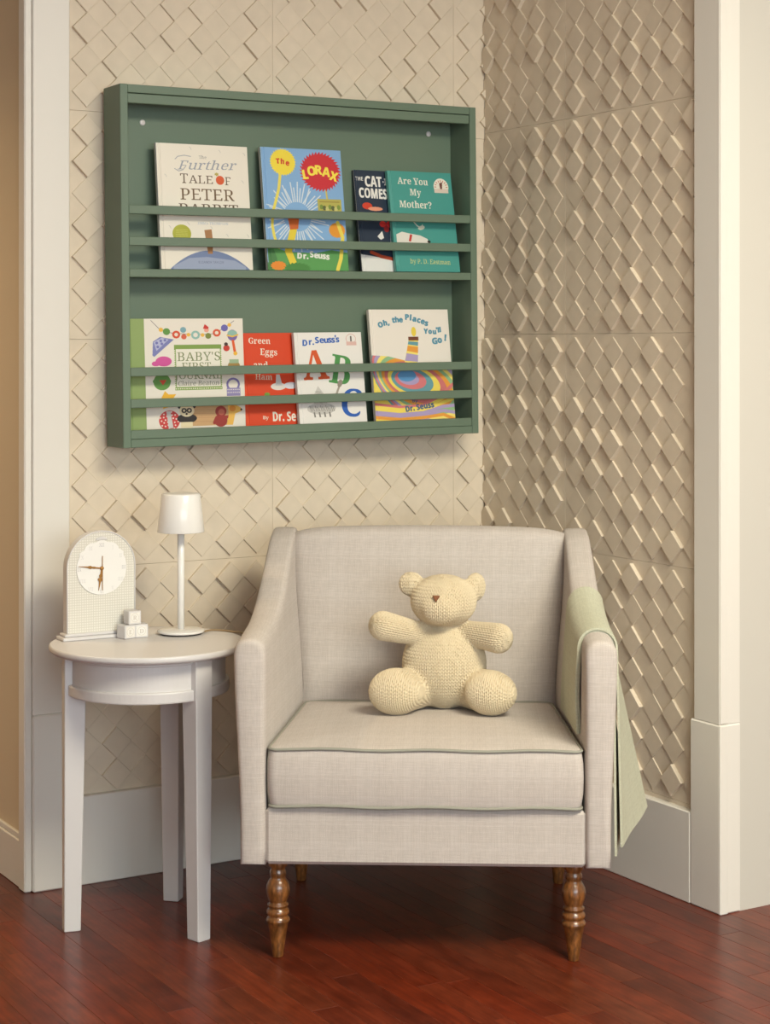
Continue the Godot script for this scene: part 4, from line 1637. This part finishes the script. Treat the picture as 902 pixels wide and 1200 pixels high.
	for s in spots:
		var f := ct * Transform3D(Basis(Vector3.UP, s[3]), Vector3(s[0], s[1], s[2]))
		var bt := thing("letter_block", s[5], "block", f, "letter blocks by the clock")
		m = MB.new()
		m.box(Vector3(-e / 2, 0, -e / 2), Vector3(e / 2, e, e / 2), 0.0015)
		part("cube", m, M.white, bt)
		for side in [0.0, PI / 2]:
			var pc := Cover.new(128, 128, c8(226, 220, 211))
			pc.ring(0.5, 0.5, 0.42, 0.05, c8(206, 198, 188), c8(228, 223, 215))
			pc.text(s[4], 0.5, 0.5, 0.42, c8(196, 186, 176), "Droid Serif", 700)
			m = MB.new()
			var k := e / 2 - 0.0035
			m.quad(Vector3(-k, e / 2 - k, 0), Vector3(k, e / 2 - k, 0), Vector3(k, e / 2 + k, 0), Vector3(-k, e / 2 + k, 0), Vector2(0, 1), Vector2(1, 1), Vector2(1, 0), Vector2(0, 0))
			var pl := part("letter_print", m, pc.material(0.5), bt)
			pl.rotation.y = side
			pl.position = Basis(Vector3.UP, side) * Vector3(0, 0, e / 2 + 0.0002)


# ------------------------------------------------------------------ knitted bear
# pieces: [kind, centre / start, radii / end, radius a, radius b]
var bear_parts := []

func bear_field(p: Vector3) -> Array:
	var best := 1e9
	var which := 0
	var acc := 1e9
	var i := 0
	for q in bear_parts:
		var d: float
		if q[0] == 0:
			var l: Vector3 = q[3] * (p - q[1])
			var r: Vector3 = q[2]
			var k0 := (l / r).length()
			var k1 := (l / (r * r)).length()
			d = k0 * (k0 - 1.0) / maxf(k1, 1e-6)
		else:
			var ba: Vector3 = q[2] - q[1]
			var h := clampf((p - q[1]).dot(ba) / ba.length_squared(), 0, 1)
			d = (p - q[1] - ba * h).length() - lerpf(q[3], q[4], h)
		if d < best:
			best = d
			which = i
		var k := 0.007
		var hh := maxf(k - absf(acc - d), 0.0) / k
		acc = minf(acc, d) - hh * hh * k * 0.25
		i += 1
	return [acc, which]


func build_bear() -> void:
	var where := Transform3D(Basis(Vector3.UP, 0.0), Vector3(0.1240, 0.4335, -3.835))
	var t := thing("teddy_bear", "cream knitted teddy bear sitting on the armchair seat", "toy bear", where)
	var I := Basis.IDENTITY
	var head := Basis(Vector3.UP, 0.18) * Basis(Vector3.RIGHT, 0.10)
	bear_parts = [
		[0, Vector3(0.002, 0.092, -0.005), Vector3(0.089, 0.094, 0.072), I],                                   # 0 body
		[0, Vector3(0.0, 0.228, 0.010), Vector3(0.070, 0.056, 0.060), head],                                   # 1 head
		[0, Vector3(-0.006, 0.216, 0.052), Vector3(0.040, 0.033, 0.030), I],                                   # 2 muzzle
		[0, Vector3(-0.068, 0.262, -0.002), Vector3(0.027, 0.026, 0.013), Basis(Vector3.FORWARD, -0.5)],        # 3 ear
		[0, Vector3(0.068, 0.256, -0.002), Vector3(0.024, 0.030, 0.014), Basis(Vector3.UP, -0.5)],             # 4 ear
		[1, Vector3(-0.050, 0.158, 0.012), Vector3(-0.128, 0.180, 0.042), 0.024, 0.0305],                      # 5 arm
		[1, Vector3(0.052, 0.160, 0.012), Vector3(0.113, 0.156, 0.056), 0.025, 0.0310],                        # 6 arm
		[1, Vector3(-0.058, 0.044, 0.010), Vector3(-0.096, 0.046, 0.062), 0.043, 0.046],                       # 7 leg
		[1, Vector3(0.058, 0.044, 0.010), Vector3(0.094, 0.045, 0.066), 0.043, 0.045],                         # 8 leg
		[0, Vector3(-0.102, 0.048, 0.074), Vector3(0.056, 0.048, 0.042), I],                                   # 9 foot
		[0, Vector3(0.096, 0.046, 0.080), Vector3(0.054, 0.0455, 0.042), I],                                   # 10 foot
	]
	var cell := 0.005
	var lo := Vector3(-0.175, -0.012, -0.095)
	var n := Vector3i(71, 66, 46)
	var val := PackedFloat32Array()
	val.resize(n.x * n.y * n.z)
	for z in n.z:
		for y in n.y:
			for x in n.x:
				val[x + n.x * (y + n.y * z)] = bear_field(lo + Vector3(x, y, z) * cell)[0]
	var vert := {}
	var E := [[0, 1], [2, 3], [4, 5], [6, 7], [0, 2], [1, 3], [4, 6], [5, 7], [0, 4], [1, 5], [2, 6], [3, 7]]
	for z in n.z - 1:
		for y in n.y - 1:
			for x in n.x - 1:
				var v := []
				var s := 0
				for c in 8:
					var q := val[(x + (c & 1)) + n.x * ((y + ((c >> 1) & 1)) + n.y * (z + (c >> 2)))]
					v.append(q)
					if q < 0:
						s += 1
				if s == 0 or s == 8:
					continue
				var sum := Vector3.ZERO
				var k := 0
				for e in E:
					var a: float = v[e[0]]
					var b: float = v[e[1]]
					if (a < 0) != (b < 0):
						var w := a / (a - b)
						var pa := Vector3(e[0] & 1, (e[0] >> 1) & 1, e[0] >> 2)
						var pb := Vector3(e[1] & 1, (e[1] >> 1) & 1, e[1] >> 2)
						sum += pa.lerp(pb, w)
						k += 1
				vert[Vector3i(x, y, z)] = lo + (Vector3(x, y, z) + sum / k) * cell
	var m := MB.new().smooth()
	for z in range(1, n.z - 1):
		for y in range(1, n.y - 1):
			for x in range(1, n.x - 1):
				var a := val[x + n.x * (y + n.y * z)]
				for ax in 3:
					var d := Vector3i.ZERO
					d[ax] = 1
					var b := val[(x + d.x) + n.x * ((y + d.y) + n.y * (z + d.z))]
					if (a < 0) == (b < 0):
						continue
					var u := Vector3i.ZERO
					var w := Vector3i.ZERO
					u[(ax + 1) % 3] = 1
					w[(ax + 2) % 3] = 1
					var o := Vector3i(x, y, z)
					var q := [vert.get(o - u - w), vert.get(o - w), vert.get(o), vert.get(o - u)]
					if q.has(null):
						continue
					if a >= 0:
						q.reverse()
					bear_tri(m, q[0], q[1], q[2])
					bear_tri(m, q[0], q[2], q[3])
	part("body", m, M.knit, t)
	# nose: a small stitched triangle
	m = MB.new()
	m.prism(PackedVector2Array([Vector2(-0.0075, 0.005), Vector2(0.0, -0.0085), Vector2(0.0075, 0.005)]), -0.004, 0.002, 0.001)
	var nose := part("nose", m, M.nose, t, Vector3(-0.018, 0.243, 0.0745))
	nose.rotation = Vector3(-0.45, -0.25, 0.0)


func bear_uv(p: Vector3, which: int, ref: float) -> Array:
	# stitches run along each piece; returns [uv, angle]
	var sw := 0.0090
	var sh := 0.0070
	var q: Array = bear_parts[which]
	if which >= 7:
		var a0 := atan2(p.x - q[1].x, p.z - 0.02)
		return [Vector2((p.x + 0.35 * p.z) / sw, (p.y + 0.6 * p.z) / sh), a0]
	if q[0] == 0:
		var l: Vector3 = p - q[1]
		var a := atan2(l.x, l.z)
		if ref < 100.0:
			a = ref + wrapf(a - ref, -PI, PI)
		var R: float = q[2].x
		return [Vector2(a * roundf(R * TAU / sw) / TAU, l.y / sh), a]
	var ba: Vector3 = q[2] - q[1]
	var ax := ba.normalized()
	var l2: Vector3 = p - q[1]
	var side := ax.cross(Vector3.UP).normalized()
	var up := side.cross(ax)
	var a2 := atan2(l2.dot(side), l2.dot(up))
	if ref < 100.0:
		a2 = ref + wrapf(a2 - ref, -PI, PI)
	return [Vector2(a2 * roundf(0.027 * TAU / sw) / TAU, l2.dot(ax) / sh), a2]


func knit(uv: Vector2) -> float:
	# height of one plain stitch: two slanted strands that meet in a V
	var s := fposmod(uv.x, 1.0)
	var half := s * 2.0 if s < 0.5 else (1.0 - s) * 2.0
	var q := fposmod(uv.y + half * 0.55, 1.0)
	return 1.0 - pow(1.0 - sin(PI * half), 1.3) * (0.45 + 0.55 * (1.0 - sin(PI * q))) - 0.18 * pow(1.0 - sin(PI * q), 2.0)


func bear_slope(p: Vector3) -> Vector3:
	var e := 0.003
	return Vector3(bear_field(p + Vector3(e, 0, 0))[0] - bear_field(p - Vector3(e, 0, 0))[0], bear_field(p + Vector3(0, e, 0))[0] - bear_field(p - Vector3(0, e, 0))[0], bear_field(p + Vector3(0, 0, e))[0] - bear_field(p - Vector3(0, 0, e))[0]).normalized()


var bear_seen := {}

func bear_corner(p: Vector3) -> Array:
	if not bear_seen.has(p):
		bear_seen[p] = [bear_slope(p), bear_which(p)]
	return bear_seen[p]


func bear_which(p: Vector3) -> int:
	var w: int = bear_field(p)[1]
	return 1 if w == 2 else w


func bear_tri(m: MB, a: Vector3, b: Vector3, c: Vector3) -> void:
	# each face is split finely and the stitches stand proud of it
	var ca := bear_corner(a)
	var cb := bear_corner(b)
	var cc := bear_corner(c)
	var same: bool = ca[1] == cb[1] and cb[1] == cc[1]
	var n := 5
	var pts := []
	for i in n + 1:
		var row := []
		for j in n + 1 - i:
			var u := float(i) / n
			var v := float(j) / n
			var w := 1.0 - u - v
			var p := a * w + b * u + c * v
			var nm: Vector3 = (ca[0] * w + cb[0] * u + cc[0] * v).normalized()
			var wh: int = ca[1] if same else bear_which(p)
			var h: float = knit(bear_uv(p, wh, 1e3)[0])
			row.append(p + nm * (h * 0.0062 - 0.0052))
		pts.append(row)
	for i in n:
		for j in n - i:
			m.tri(pts[i][j], pts[i + 1][j], pts[i][j + 1])
			if j < n - i - 1:
				m.tri(pts[i + 1][j], pts[i + 1][j + 1], pts[i][j + 1])
